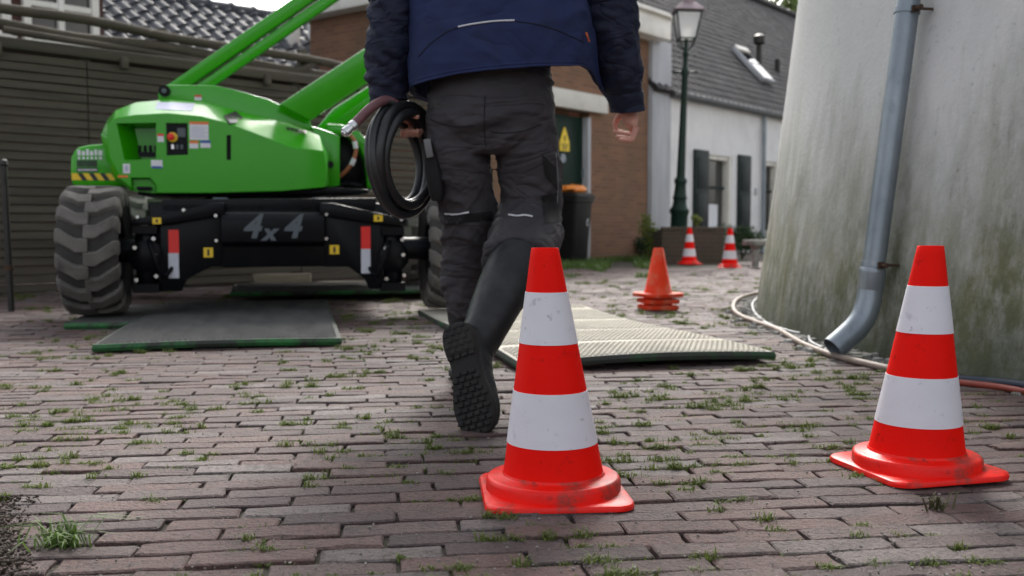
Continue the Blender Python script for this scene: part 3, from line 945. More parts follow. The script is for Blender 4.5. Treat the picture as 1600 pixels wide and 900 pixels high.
def cot_window(a, b, lower_paper):
    w_ = part('window', box((a + b) / 2, 0.17, (wzb + wzt) / 2, b - a, 0.02, wzt - wzb), 'dark_glass', wh)
    zm = wzb + 0.58 * (wzt - wzb)
    part('frame', merge(box(b - 0.03, 0.09, (wzb + wzt) / 2, 0.10, 0.16, wzt - wzb), box(a + 0.02, 0.12, (wzb + wzt) / 2, 0.04, 0.1, wzt - wzb), box((a + b) / 2, 0.10, wzt - 0.04, b - a - 0.15, 0.12, 0.08)), 'white_paint', w_, bevel=0.005)
    part('meeting_rail', box((a + b) / 2 - 0.02, 0.14, zm, b - a - 0.13, 0.05, 0.055), 'shutter', w_)
    part('curtain', merge(box(b - 0.18, 0.30, (wzb + wzt) / 2, 0.12, 0.03, wzt - wzb - 0.1), box(b - 0.36, 0.305, zm + 0.3, 0.14, 0.03, 0.5)), 'curtain', w_)
    part('sill', box((a + b) / 2, 0.0, wzb - 0.03, b - a + 0.1, 0.3, 0.06), 'concrete_trim', w_, bevel=0.005)
    if lower_paper: part('paper', box((a + b) / 2 - 0.10, 0.152, wzb + 0.29, (b - a) * 0.62, 0.008, 0.46), 'paper', w_)
cot_window(wn0, wn1, True)
cot_window(ww0, ww1, False)
for a, b in ((wx(1082), wx(1104)), (wx(1151), wx(1170)), (wx(1223), wx(1240))):
    sht = part('shutter', box((a + b) / 2, -0.03, (wzb + wzt) / 2 + 0.01, b - a, 0.04, wzt - wzb + 0.1), 'shutter', wh, bevel=0.004)
    part('shutter_panel', merge(box((a + b) / 2, -0.055, wzb + 0.4, (b - a) * 0.7, 0.014, 0.6), box((a + b) / 2, -0.055, wzt - 0.36, (b - a) * 0.7, 0.014, 0.56)), 'shutter', sht, bevel=0.004)
gut = part('gutter', tube([(gx1 - 0.05, -0.12, eave + 0.02), (hx1, -0.12, eave + 0.02)], 0.07, 12), 'gutter_grey', wh)
part('eave_board', box((gx1 + hx1) / 2, -0.03, eave + 0.02, hx1 - gx1 - 0.1, 0.08, 0.13), 'grey_render', wh)
part('downpipe', tube([(wx(1188), -0.07, -0.04), (wx(1188), -0.07, eave)], 0.04, 12), 'zinc', wh)
part('house_number', box(wx(1180), -0.012, 1.22, 0.10, 0.02, 0.14), 'grey_render', wh)
# roof: joined pantile courses on a slope
rz0, rz1, ry = eave + 0.06, 6.9, 3.6
rx0, rx1 = 0.0, 15.0
rs = math.atan2(rz1 - rz0, ry + 0.15)
rlen = math.hypot(rz1 - rz0, ry + 0.15)
rf = part('roof', box(0, 0, 0, rx1 - rx0, rlen, 0.06), 'slate_tile', wh, loc=((rx0 + rx1) / 2, (ry - 0.15) / 2, (rz0 + rz1) / 2 - 0.05), rot=(rs, 0, 0))
V, F = [], []
tw_, tl_ = 0.22, 0.20
nr = int(rlen / tl_)
nc = int((rx1 - rx0) / tw_)
for r in range(nr + 1):
    y0, y1 = -rlen / 2 + r * tl_, -rlen / 2 + (r + 1.12) * tl_
    row0, row1, row2 = [], [], []
    for c in range(nc * 4 + 1):
        x = -(rx1 - rx0) / 2 + c * tw_ / 4
        w = 0.014 * math.sin(2 * PI * c / 4 + 0.6) + tr.gauss(0, 0.0025)
        row0.append(Vector((x, y0, 0.03 + w)))
        row1.append(Vector((x, y0 + 0.001, 0.050 + w)))
        row2.append(Vector((x, y1, 0.036 + w)))
    v, f = loft([row0, row1, row2], closed=False)
    o = len(V)
    V += v
    F += [tuple(i + o for i in q_) for q_ in f]
tag(part('tile_courses', (V, F), 'slate_tile', rf, smooth=50), kind='stuff')
part('back_roof', box((rx0 + rx1) / 2, 0, 0, rx1 - rx0, rlen, 0.06), 'slate_tile', wh, loc=(0, ry + (ry + 0.15) / 2, (rz0 + rz1) / 2 - 0.05), rot=(-rs, 0, 0))
part('ridge', tube([(rx0, ry - 0.05, rz1), (rx1, ry - 0.05, rz1)], 0.1, 10), 'slate_tile', wh)
# skylight and vents, set on the slope (roof-local coordinates)
nrm = ST[0].to_3x3() @ Vector((0, -math.sin(rs), math.cos(rs)))
p0r = ST[0] @ Vector((0, -0.15, rz0))
def on_roof(px, py):
    q_ = ST[1] @ hit(px, py, p0r, nrm)
    return q_
ctr = on_roof(1172, 104)
lc = Vector((ctr.x - (rx0 + rx1) / 2, (ctr.y + 0.15) / math.cos(rs) - rlen / 2, 0))
sk = part('skylight', box(lc.x, lc.y, 0.10, 0.62, 1.05, 0.10), 'grey_render', rf, bevel=0.01)
part('pane', merge(box(lc.x, lc.y - 0.26, 0.152, 0.5, 0.44, 0.01), box(lc.x, lc.y + 0.2, 0.152, 0.5, 0.36, 0.01)), 'dark_glass', sk)
part('blind_box', box(lc.x, lc.y + 0.46, 0.165, 0.6, 0.14, 0.05), 'white_paint', sk, bevel=0.005)
for px, py, h in ((1186, 100, 0.55), (1215, 112, 0.28)):
    c = on_roof(px, py)
    vp = part('vent_pipe', tube([(c.x, c.y, c.z - 0.1), (c.x, c.y, c.z + h)], 0.065, 12), 'dark_metal', wh)
    if h > 0.4: part('cowl', lathe([(0.07, h - 0.12), (0.13, h - 0.08), (0.13, h + 0.08), (0.06, h + 0.12)], 14), 'dark_metal', vp, loc=(c.x, c.y, c.z))
# ------------------------------------------------------------------ street furniture and plants
def leaf_cloud(c, rad, n, size, rg, shell=0.55, zmin=None):
    V, F = [], []
    clumps = [Vector((rg.gauss(0, 0.45) * rad[0], rg.gauss(0, 0.45) * rad[1], rg.gauss(0, 0.42) * rad[2])) for _ in range(max(6, n // 90))]
    for _ in range(n):
        k = rg.choice(clumps)
        d = Vector((rg.gauss(0, 1), rg.gauss(0, 1), rg.gauss(0, 1))).normalized() * (rg.random() ** 0.5)
        p = Vector(c) + k + Vector((d.x * rad[0], d.y * rad[1], d.z * rad[2])) * shell
        if zmin is not None and p.z < zmin: continue
        a, t = rg.uniform(0, 2 * PI), rg.gauss(0, 0.7)
        u = Vector((math.cos(a) * math.cos(t), math.sin(a) * math.cos(t), math.sin(t)))
        w = u.cross(Vector((rg.gauss(0, 1), rg.gauss(0, 1), rg.gauss(0, 1)))).normalized()
        s = size * rg.uniform(0.6, 1.3)
        o = len(V)
        nn = u.cross(w) * s * 0.12
        V += [p - u * s, p + w * s * 0.42 + nn, p + u * s, p - w * s * 0.42 + nn]
        F += [(o, o + 1, o + 2, o + 3)]
    return V, F
pr = random.Random(17)
# planter
pl0, pl1 = gp(1034, 411), gp(1131, 411)
PLF = plane_frame((pl0.x, pl0.y), (pl1.x - pl0.x, pl1.y - pl0.y))
plw = (pl1 - pl0).length
pln = thing('brick_planter', 'low dark brick planter at the foot of the lamp post', 'planter', (pl0.x, pl0.y, -0.05), rz_of(PLF))
part('wall', box(plw / 2, 0.45, 0.25, plw, 0.9, 0.5), 'planter_brick', pln, smooth=0)
n_ = 12
for k in range(n_):
    part('coping_brick', box((k + 0.5) * plw / n_, 0.1, 0.535, plw / n_ - 0.006, 0.22, 0.065), 'planter_brick', pln, bevel=0.004)
part('soil_fill', box(plw / 2, 0.55, 0.51, plw - 0.1, 0.66, 0.03), 'soil_clod', pln)
def shrub(name, label, c, rad, n, size, m, stem=True, group=None):
    t = thing(name, label, 'bush', (c[0], c[1], c[3] if len(c) > 3 else -0.05), group=group)
    z0 = c[2]
    part('foliage', leaf_cloud((0, 0, z0), rad, n, size, pr, zmin=0.01), m, t, smooth=0)
    st = []
    for k in range(7):
        a = pr.uniform(0, 2 * PI)
        st.append(tube([(0, 0, -0.02), (math.cos(a) * rad[0] * 0.25, math.sin(a) * rad[1] * 0.25, z0 * 0.6), (math.cos(a) * rad[0] * 0.55, math.sin(a) * rad[1] * 0.55, z0 * 1.15)], [0.012, 0.009, 0.004], 6))
    part('stem', merge(*st), 'bark', t, smooth=0)
p = gp(1022, 405)
shrub('leafy_plant', 'yellow green leafy plant left of the brick planter', (p.x, p.y, 0.36), (0.20, 0.18, 0.32), 900, 0.035, 'leaf_light')
p = at(1090, 345, 14.9)
shrub('planter_plant', 'small yellow green plant growing in the brick planter', (p.x, p.y, 0.14, 0.47), (0.10, 0.10, 0.10), 220, 0.025, 'leaf_light')
p = gp(1165, 402)
shrub('evergreen_bush', 'low dark evergreen bush behind the farther right cone', (p.x, p.y + 0.3, 0.32), (0.42, 0.34, 0.26), 2600, 0.034, 'leaf_dark')
p = gp(1005, 402)
shrub('corner_shrub', 'dark low shrub at the corner of the brick building', (p.x, p.y, 0.22), (0.28, 0.25, 0.2), 900, 0.035, 'leaf_dark')
# little stone bench by the mill
p = gp(1186, 418)
bn = thing('stone_bench', 'small grey stone bench half hidden behind the mill foot', 'bench', (p.x + 0.1, p.y, -0.05), 0.3)
part('seat', box(0, 0, 0.37, 0.55, 0.3, 0.07), 'gravel', bn, bevel=0.012)
for sx in (-0.17, 0.17): part('leg', lathe([(0.07, 0), (0.07, 0.04), (0.04, 0.08), (0.055, 0.2), (0.04, 0.28), (0.075, 0.335)], 12), 'gravel', bn, loc=(sx, 0, 0))

# street lamp
lp = at(1059, 351, 15.6)
lamp = thing('street_lamp', 'old dark green cast iron street lamp with glass lantern', 'street lamp', (lp.x, lp.y, -0.05))
lamp.rotation_euler = (0, math.radians(1.7), 0)
part('base', lathe([(0.17, 0), (0.17, 0.06), (0.14, 0.10), (0.135, 0.75), (0.15, 0.78), (0.155, 0.83), (0.12, 0.88), (0.10, 0.98), (0.115, 1.02), (0.10, 1.06), (0.085, 1.22), (0.10, 1.26), (0.10, 1.30), (0.07, 1.34)], 20), 'lamp_green', lamp)
part('column', lathe([(0.068, 1.33), (0.055, 2.2), (0.046, 2.9), (0.06, 2.93), (0.06, 2.98), (0.04, 3.02), (0.036, 3.2), (0.055, 3.23), (0.03, 3.3), (0.03, 3.46)], 18), 'lamp_green', lamp)
part('ladder_bar', merge(tube([(-0.16, 0, 2.96), (0.16, 0, 2.96)], 0.016, 8), moved(lathe([(0.02, -0.02), (0.028, 0), (0.02, 0.02)], 10), (0.17, 0, 2.96)), moved(lathe([(0.02, -0.02), (0.028, 0), (0.02, 0.02)], 10), (-0.17, 0, 2.96))), 'lamp_green', lamp)
lan = part('lantern_frame', merge(*[bar((sx * 0.12, sy * 0.12, 3.46), (sx * 0.19, sy * 0.19, 3.86), 0.018, 0.018) for sx in (-1, 1) for sy in (-1, 1)],
    *[bar((sx * 0.12, sy * 0.12, 3.46), (tx_ * 0.12, ty_ * 0.12, 3.46), 0.022, 0.022) for sx, sy, tx_, ty_ in ((-1, -1, 1, -1), (1, -1, 1, 1), (1, 1, -1, 1), (-1, 1, -1, -1))],
    *[bar((sx * 0.19, sy * 0.19, 3.86), (tx_ * 0.19, ty_ * 0.19, 3.86), 0.026, 0.026) for sx, sy, tx_, ty_ in ((-1, -1, 1, -1), (1, -1, 1, 1), (1, 1, -1, 1), (-1, 1, -1, -1))],
    *[ctube([(0.03 * sx, 0.03 * sy, 3.30), (0.09 * sx, 0.09 * sy, 3.36), (0.12 * sx, 0.12 * sy, 3.46)], 0.010, 6, 4) for sx in (-1, 1) for sy in (-1, 1)]), 'lamp_green', lamp)
for k in range(4):
    a = k * PI / 2
    Rk = Matrix.Rotation(a, 4, 'Z')
    part('pane', xf(([Vector((-0.112, -0.115, 3.475)), Vector((0.112, -0.115, 3.475)), Vector((0.18, -0.184, 3.845)), Vector((-0.18, -0.184, 3.845)), Vector((-0.112, -0.111, 3.475)), Vector((0.112, -0.111, 3.475)), Vector((0.18, -0.18, 3.845)), Vector((-0.18, -0.18, 3.845))], [(0, 1, 2, 3), (7, 6, 5, 4), (0, 4, 5, 1), (1, 5, 6, 2), (2, 6, 7, 3), (3, 7, 4, 0)]), Rk), 'lamp_glass', lan, smooth=0)
hat = []
for h_, z_ in ((0.225, 3.87), (0.235, 3.885), (0.12, 4.0), (0.075, 4.03), (0.07, 4.10), (0.09, 4.11), (0.085, 4.14), (0.02, 4.17)):
    hat.append([Vector((sx * h_, sy * h_, z_)) for sx, sy in ((-1, -1), (1, -1), (1, 1), (-1, 1))])
part('hat', loft(hat), 'lamp_hat', lamp, smooth=30)
part('bulb', lathe([(0.01, 3.47), (0.03, 3.48), (0.055, 3.53), (0.06, 3.57), (0.045, 3.61), (0.01, 3.63)], 16), 'bulb', lamp)

# wheelie bin with an orange bag on its lid
mat('bin_black', (0.006, 0.006, 0.0065), (0.010, 0.010, 0.011), 8, 0.5, spec=0.2)
mat('bag_orange', (0.75, 0.22, 0.03), (0.85, 0.30, 0.05), 12, 0.45, bump=0.5, bscale=20)
p = gp(884, 409)
wb = thing('wheelie_bin', 'black wheelie bin standing before the green door', 'bin', (p.x, p.y, -0.05), sz + 0.1)
ring = lambda w, d, z, r=0.05: [Vector((x, y, z)) for x, y in rrect(w, d, r, 3)]
part('body', loft([ring(0.44, 0.5, 0.06), ring(0.46, 0.52, 0.2), ring(0.55, 0.62, 0.93), ring(0.60, 0.67, 0.935), ring(0.60, 0.67, 0.98)]), 'bin_black', wb, smooth=40)
lid = part('lid', loft([ring(0.62, 0.70, 0.985), ring(0.62, 0.70, 1.02), ring(0.56, 0.62, 1.055), ring(0.4, 0.5, 1.07)]), 'bin_black', wb, smooth=40)
part('handle', tube([(-0.24, 0.37, 1.0), (-0.24, 0.42, 1.0), (0.24, 0.42, 1.0), (0.24, 0.37, 1.0)], 0.016, 8), 'bin_black', wb)
for sx in (-1, 1): part('wheel', xf(lathe([(0.05, -0.03), (0.1, -0.025), (0.1, 0.025), (0.05, 0.03)], 20), Matrix.Translation((sx * 0.24, 0.25, 0.10)) @ Matrix.Rotation(PI / 2, 4, 'Y')), 'bin_black', wb)
me = text_mesh('number', '6', 0.17, 0.0, 0.002, 0.004)
o = link('number', me, 'paper', wb, (0.12, -0.297, 0.62), (math.radians(95), 0, 0))
V = []
bag = lathe([(0.03, 0.0), (0.22, 0.005), (0.26, 0.04), (0.2, 0.09), (0.06, 0.11), (0.01, 0.10)], 28)
for q in bag[0]: V.append(Vector((q.x * 1.0, q.y * 0.9, q.z)) * (1 + 0.28 * noise.noise(q * 14)) )
bg_o = part('orange_bag', (V, bag[1]), 'bag_orange', None, loc=(p.x + 0.06, p.y, 1.024), rot=(0, 0, sz))
tag(bg_o, 'crumpled orange plastic bag lying on the wheelie bin lid', 'bag')

# sunlit trees far beyond the cottage roof
def tree(name, label, x, y, h, rad, n, size, m):
    t = thing(name, label, 'tree', (x, y, -0.05), group='trees beyond the cottage')
    cr_ = leaf_cloud((0, 0, h), rad, n, size, pr)
    part('crown', cr_, m, t, smooth=0)
    sh = [ctube([(0, 0, -0.1, 0.22), (0.1, 0, h * 0.4, 0.17), (0, 0.1, h, 0.08)], 0, 10)]
    for k in range(7):
        a = k * 0.9
        sh.append(ctube([(0.05, 0, h * 0.5, 0.08), (math.cos(a) * rad[0] * 0.4, math.sin(a) * rad[1] * 0.4, h * 0.85, 0.05), (math.cos(a) * rad[0] * 0.8, math.sin(a) * rad[1] * 0.8, h * 1.15, 0.02)], 0, 6))
    part('trunk', merge(*sh), 'bark', t)
tree('tree', 'pale sunlit tree showing above the cottage ridge beside the mill', 10.6, 37.0, 8.2, (2.6, 2.6, 2.4), 3600, 0.16, 'leaf_tree')

# iron post at the left edge
p = gp(18, 486)
ip = thing('iron_post', 'thin dark iron post at the left edge before the fence', 'post', (p.x, p.y, -0.02))
part('shaft', tube([(0, 0, 0), (-0.02, 0, 0.94)], 0.02, 12), 'dark_metal', ip)
part('knob', lathe([(0.012, 0.925), (0.027, 0.95), (0.022, 0.975), (0.006, 0.985)], 14), 'dark_metal', ip, loc=(-0.02, 0, 0))
part('collar', tube([(-0.006, 0, 0.28), (-0.0065, 0, 0.31)], 0.03, 14), 'rusty', ip)

# ------------------------------------------------------------------ traffic cones
def scuffed(name, c1, c2, scuff, amt, rough=0.42, coat=0.0, spec=0.5, speck=None):
    mat(name, c1, c2, 7, rough, bump=0.08, bscale=30, dirt=scuff, dscale=34, damt=amt * 0.75, dlow=0.59, coat=coat, spec=spec, speck=speck)
scuffed('cone_red', (0.80, 0.004, 0.001), (0.86, 0.007, 0.002), (0.22, 0.008, 0.006), 0.8, 0.55, spec=0.1, speck=((0.25, 0.01, 0.006), 38, 0.6, 0.64))
mat('cone_base_red', (0.84, 0.006, 0.003), (0.88, 0.014, 0.006), 7, 0.36, bump=0.14, bscale=26, dirt=(0.24, 0.045, 0.034), dscale=12, damt=0.85, dlow=0.48, spec=0.28, speck=((0.10, 0.01, 0.008), 60, 0.5, 0.62))
scuffed('cone_white', (0.66, 0.645, 0.69), (0.72, 0.705, 0.75), (0.20, 0.19, 0.20), 0.85, 0.55, spec=0.2, speck=((0.16, 0.15, 0.16), 42, 0.8, 0.66))
mat('cone_orange', (0.78, 0.038, 0.010), (0.82, 0.07, 0.022), 6, 0.55, spec=0.15, dirt=(0.62, 0.22, 0.14), dscale=7, damt=0.6, dlow=0.46)
CG = 'red and white striped traffic cones'
def cone_r(z): return 0.1015 - 0.0740 * (z - 0.046) / 0.454
def striped_cone(label, x, y, rz, lean=(0, 0), tilt=(0, 0)):
    t = thing('traffic_cone', label, 'traffic cone', (x, y, 0.004), rz, CG)
    t.rotation_euler = (tilt[0], tilt[1], rz)
    inv = Matrix.Rotation(-rz, 3, 'Z')
    ld = inv @ Vector((lean[0], lean[1], 0))
    def shear(s): return [p + ld * (max(0, p.z - 0.05) / 0.45) for p in s[0]], s[1]
    out = rrect(0.292, 0.292, 0.045, 6)
    pl_ = []
    for sc, z in ((1.0, 0.0), (1.0, 0.007), (0.985, 0.0105), (0.93, 0.0135)):
        rg_ = []
        for x_, y_ in out:
            rr = math.hypot(x_, y_)
            lift = 0.010 * max(0, rr - 0.15) / 0.05
            rg_.append(Vector((x_ * sc, y_ * sc, z + lift * noise.noise(Vector((x_ * 6 + x * 3, y_ * 6, 0))))))
        pl_.append(rg_)
    part('base_plate', loft(pl_), 'cone_base_red', t, smooth=35)
    part('base_ring', shear(lathe([(0.1375, 0.006), (0.1370, 0.030), (0.1355, 0.0345), (0.1325, 0.0375), (0.1285, 0.0388), (0.1075, 0.0405), (0.1040, 0.0425), (0.1020, 0.0470)], 72)), 'cone_base_red', t, smooth=32)
    bp = [(cone_r(0.036), 0.036)] + [(cone_r(0.06 + 0.02 * k), 0.06 + 0.02 * k) for k in range(22)] + [(0.0275, 0.4985), (0.0268, 0.4995), (0.0245, 0.4995), (0.0245, 0.47), (0.022, 0.30)]
    part('body', shear(lathe(bp, 64)), 'cone_red', t, smooth=50)
    for a, b in ((0.108, 0.2135), (0.309, 0.4115)):
        part('reflective_band', shear(lathe([(cone_r(a) - 0.001, a - 0.0005), (cone_r(a) + 0.0011, a), (cone_r(b) + 0.0011, b), (cone_r(b) - 0.001, b + 0.0005)], 64)), 'cone_white', t, smooth=50)
    return t
striped_cone('striped traffic cone in front of the walking person, nearest to the camera', 0.084, 2.00, math.radians(5), (-0.018, 0))
striped_cone('striped traffic cone in front of the drainpipe of the mill', 0.905, 2.20, math.radians(15), (0.020, 0.0))
p = gp(1077, 413); striped_cone('far striped traffic cone before the brick planter', p.x, p.y, 0.2)
p = gp(1140, 418); striped_cone('far striped traffic cone beside the dark evergreen bush', p.x, p.y, -0.15, (0.0, 0))
# stack of plain orange cones
p = gp(1028, 483)
OG = 'plain orange cones nested in a stack'
for k, lab in enumerate(('lowest cone of the plain orange stack, only its base showing', 'middle cone of the plain orange stack, only its base showing', 'faded plain orange cone on top of the small stack')):
    t = thing('orange_cone', lab, 'traffic cone', (p.x, p.y, 0.002 + 0.040 * k), (0.12, 0.25, 0.52)[k], OG)
    s = 0.235 if k < 2 else 0.265
    cut = [(-s / 2 + 0.035, -s / 2), (s / 2 - 0.035, -s / 2), (s / 2, -s / 2 + 0.035), (s / 2, s / 2 - 0.035), (s / 2 - 0.035, s / 2), (-s / 2 + 0.035, s / 2), (-s / 2, s / 2 - 0.035), (-s / 2, -s / 2 + 0.035)]
    part('base_plate', prism(cut, 'z', 0.0, 0.026), 'cone_orange', t, bevel=0.004)
    # the nested cones are thin shells, open below
    part('body', (loft([[Vector((r * math.cos(2 * PI * j / 40), r * math.sin(2 * PI * j / 40), z)) for j in range(40)] for r, z in ((0.094, 0.020), (0.092, 0.034), (0.086, 0.040), (0.031, 0.315), (0.028, 0.318), (0.026, 0.315), (0.078, 0.040))], False, False)), 'cone_orange', t, smooth=50)

# ------------------------------------------------------------------ ground mats
mat('mat_shaded', (0.065, 0.065, 0.066), (0.105, 0.104, 0.10), 2.2, 0.7, stretch=(3, 0.7, 1), dirt=(0.04, 0.04, 0.042), dscale=2.0, damt=0.6, dlow=0.48, bump=0.1, bscale=90, spec=0.2)  # grey darkened to paint in the shade around the lift
mat('mat_pale', (0.42, 0.39, 0.32), (0.54, 0.51, 0.43), 2.0, 0.75, dirt=(0.28, 0.26, 0.22), dscale=2.6, damt=0.6, dlow=0.5, bump=0.1, bscale=90)
mat('mat_edge', (0.014, 0.15, 0.028), (0.02, 0.20, 0.04), 4, 0.6, dirt=(0.022, 0.024, 0.020), dscale=3.2, damt=0.97, dlow=0.40)
mat('mat_edge_worn', (0.014, 0.10, 0.024), (0.02, 0.13, 0.03), 6, 0.7, dirt=(0.035, 0.038, 0.033), dscale=5, damt=0.97, dlow=0.34)
MG = 'green plastic ground protection mats'
MT = 0.030
def knobs(w, l, pale):
    V, F = [], []
    k = 0.0235
    nx, ny = int((w - 0.035) / k), int((l - 0.03) / k)
    for j in range(ny):
        y = (l - (ny - 1) * k) / 2 + j * k
        band = abs((y % 0.62) - 0.42) < 0.035                 # smooth bands across the mat
        for i in range(nx):
            x = (w - (nx - 0.5) * k) / 2 + (i + 0.5 * (j % 2)) * k
            if band and pale: continue
            s, t_ = k * 0.40, k * 0.27
            o = len(V)
            for q in ((-s, -s, 0), (s, -s, 0), (s, s, 0), (-s, s, 0), (-t_, -t_, 0.0045), (t_, -t_, 0.0045), (t_, t_, 0.0045), (-t_, t_, 0.0045)):
                V.append(Vector((x + q[0], y + q[1], MT + q[2])))
            F += [(o + 4, o + 5, o + 6, o + 7)] + [(o + a, o + (a + 1) % 4, o + 4 + (a + 1) % 4, o + 4 + a) for a in range(4)]
    return V, F
def gmat(label, x, y, deg, w, l, m, z=0.004, warp=0.0, relief=True):
    t = thing('ground_mat', label, 'mat', (x, y, z), math.radians(deg), MG)
    def wp(P): return [Vector((q.x, q.y, q.z + warp * (0.018 * math.sin(q.x / w * PI * 1.0) * max(0, 1 - q.y / 0.9) + 0.012 * math.sin(q.y * 2.2 + q.x)) + 0.0)) for q in P]
    nx, ny = 14, 28
    out = []
    top = [[Vector((w * i / nx, l * j / ny, MT)) for i in range(nx + 1)] for j in range(ny + 1)]
    v, f = loft(top, closed=False)
    part('tread_surface', (wp(v), f), m, t, smooth=60)
    per = [(w * i / nx, 0) for i in range(nx)] + [(w, l * j / ny) for j in range(ny)] + [(w - w * i / nx, l) for i in range(nx)] + [(0, l - l * j / ny) for j in range(ny)]
    rings = [[Vector((a, b, 0.0)) for a, b in per], [Vector((a + (0.006 if a >= w else -0.006 if a <= 0 else 0), b + (0.006 if b >= l else -0.006 if b <= 0 else 0), MT * 0.5)) for a, b in per], [Vector((a, b, MT + 0.0006)) for a, b in per], [Vector((min(max(a, 0.004), w - 0.004), min(max(b, 0.004), l - 0.004), MT + 0.0012)) for a, b in per]]
    v, f = loft(rings, True, False)
    part('edge', (wp(v), f), 'mat_edge_worn' if m == 'mat_pale' else 'mat_edge', t, smooth=40)
    if relief:
        v, f = knobs(w, l, m == 'mat_pale')
        tag(part('tread_knobs', (wp(v), f), m, t, smooth=0), kind='stuff')
    return t
gmat('ground mat with shade painted into its grey top, bright green edge, in front of the lift', -1.80, 4.25, 12, 1.05, 2.4, 'mat_shaded', warp=0.4)
gmat('pale dusty ground mat beside the walking person', 0.028, 3.69, 14, 1.05, 2.5, 'mat_pale', warp=0.9)
gmat('ground mat lying crosswise under the middle of the lift', -1.98, 6.98, 14, 1.7, 1.05, 'mat_shaded', z=0.045)
gmat('ground mat under the left front wheel of the lift', -2.34, 5.18, 12, 0.52, 1.2, 'mat_shaded', relief=False)

# ------------------------------------------------------------------ hoses round the mill
mat('hose_beige', (0.22, 0.165, 0.135), (0.32, 0.25, 0.205), 12, 0.55, dirt=(0.16, 0.13, 0.11), dscale=14, damt=0.6)
mat('hose_grey', (0.32, 0.33, 0.34), (0.42, 0.43, 0.44), 12, 0.5)
mat('hose_blue', (0.012, 0.018, 0.035), (0.02, 0.03, 0.05), 12, 0.4)
mat('hose_red', (0.20, 0.035, 0.02), (0.28, 0.05, 0.03), 12, 0.5)
def hose(name, label, pix, r, m, z=0.0):
    pts = [gp(a, b, r) for a, b in pix]
    return tag(part(name, ctube([(q.x, q.y, r + z + undul(q.x, q.y)) for q in pts], r, 12, 8), m), label, 'hose')
hose('garden_hose', 'pale brown hose curving round the foot of the mill', [(1392, 577), (1335, 563), (1290, 550), (1250, 535), (1215, 516), (1180, 502), (1158, 493), (1146, 483), (1150, 470), (1168, 461), (1200, 455)], 0.0135, 'hose_beige')
hose('thin_cable', 'thin grey cable between the pale brown hose and the mill', [(1300, 549), (1268, 535), (1262, 524), (1240, 520), (1205, 508), (1188, 497), (1178, 486), (1176, 474), (1186, 464)], 0.008, 'hose_grey')
hose('supply_hose', 'dark blue hose at the mill foot behind the right cone', [(1660, 612), (1600, 604), (1550, 598), (1500, 594), (1450, 588), (1400, 579)], 0.016, 'hose_blue')
hose('air_hose', 'red brown hose lying before the dark blue hose', [(1660, 622), (1600, 613), (1560, 606), (1510, 600), (1450, 593), (1410, 585)], 0.011, 'hose_red')

# ------------------------------------------------------------------ timber lying behind the lift
mat('pale_timber', (0.20, 0.165, 0.12), (0.28, 0.235, 0.18), 4, 0.85, bump=0.3, stretch=(0.4, 3, 3))
TG = 'timber beams lying behind the lift'
for lab, a, b, w, h, z in (('longest pale timber beam lying at the fence foot behind the lift', (262, 446), (486, 444), 0.12, 0.10, 0.0), ('short timber beam lying on the longest one behind the lift', (300, 437), (440, 436), 0.10, 0.08, 0.10), ('short timber board right of the long beam behind the lift', (500, 446), (580, 447), 0.2, 0.04, 0.0)):
    pa, pb = gp(*a), gp(*b)
    c = (pa + pb) / 2
    d = pb - pa
    tag(part('timber_beam', box(0, 0, h / 2, d.length, w, h), 'pale_timber', None, bevel=0.006, loc=(c.x, c.y, z), rot=(0, 0, math.atan2(d.y, d.x))), lab, 'timber', TG)
# ------------------------------------------------------------------ boom lift
mat('lift_green', (0.030, 0.34, 0.002), (0.036, 0.36, 0.003), 2, 0.26, coat=0.45, dirt=(0.026, 0.27, 0.004), dscale=3, damt=0.25, rvar=0.03, spec=0.22)
mat('lift_black', (0.003, 0.0035, 0.005), (0.005, 0.006, 0.008), 5, 0.34, dirt=(0.008, 0.0075, 0.007), dscale=6, damt=0.35, spec=0.14)
mat('lift_grey', (0.085, 0.105, 0.12), rough=0.5)
mat('tyre', (0.105, 0.098, 0.088), (0.15, 0.14, 0.125), 9, 0.85, bump=0.3, bscale=60, dirt=(0.05, 0.047, 0.043), dscale=7, damt=0.7)
mat('tyre_groove', (0.03, 0.028, 0.026), (0.05, 0.047, 0.043), 9, 0.9)
mat('chrome', (0.62, 0.63, 0.64), (0.7, 0.7, 0.7), 5, 0.22, metal=0.9)
mat('decal_white', (0.70, 0.70, 0.74), (0.75, 0.75, 0.78), 10, 0.5)
mat('decal_red', (0.75, 0.02, 0.015), rough=0.4)
mat('decal_orange', (0.80, 0.17, 0.02), rough=0.4)
mat('decal_blue', (0.02, 0.09, 0.35), rough=0.4)
mat('decal_yellow', (0.82, 0.55, 0.02), rough=0.45)
mat('decal_lavender', (0.42, 0.45, 0.62), (0.5, 0.53, 0.68), 30, 0.4)
mat('marker_white', (0.52, 0.54, 0.60), (0.58, 0.6, 0.66), 60, 0.4)
mat('copper_hose', (0.36, 0.12, 0.05), rough=0.5)

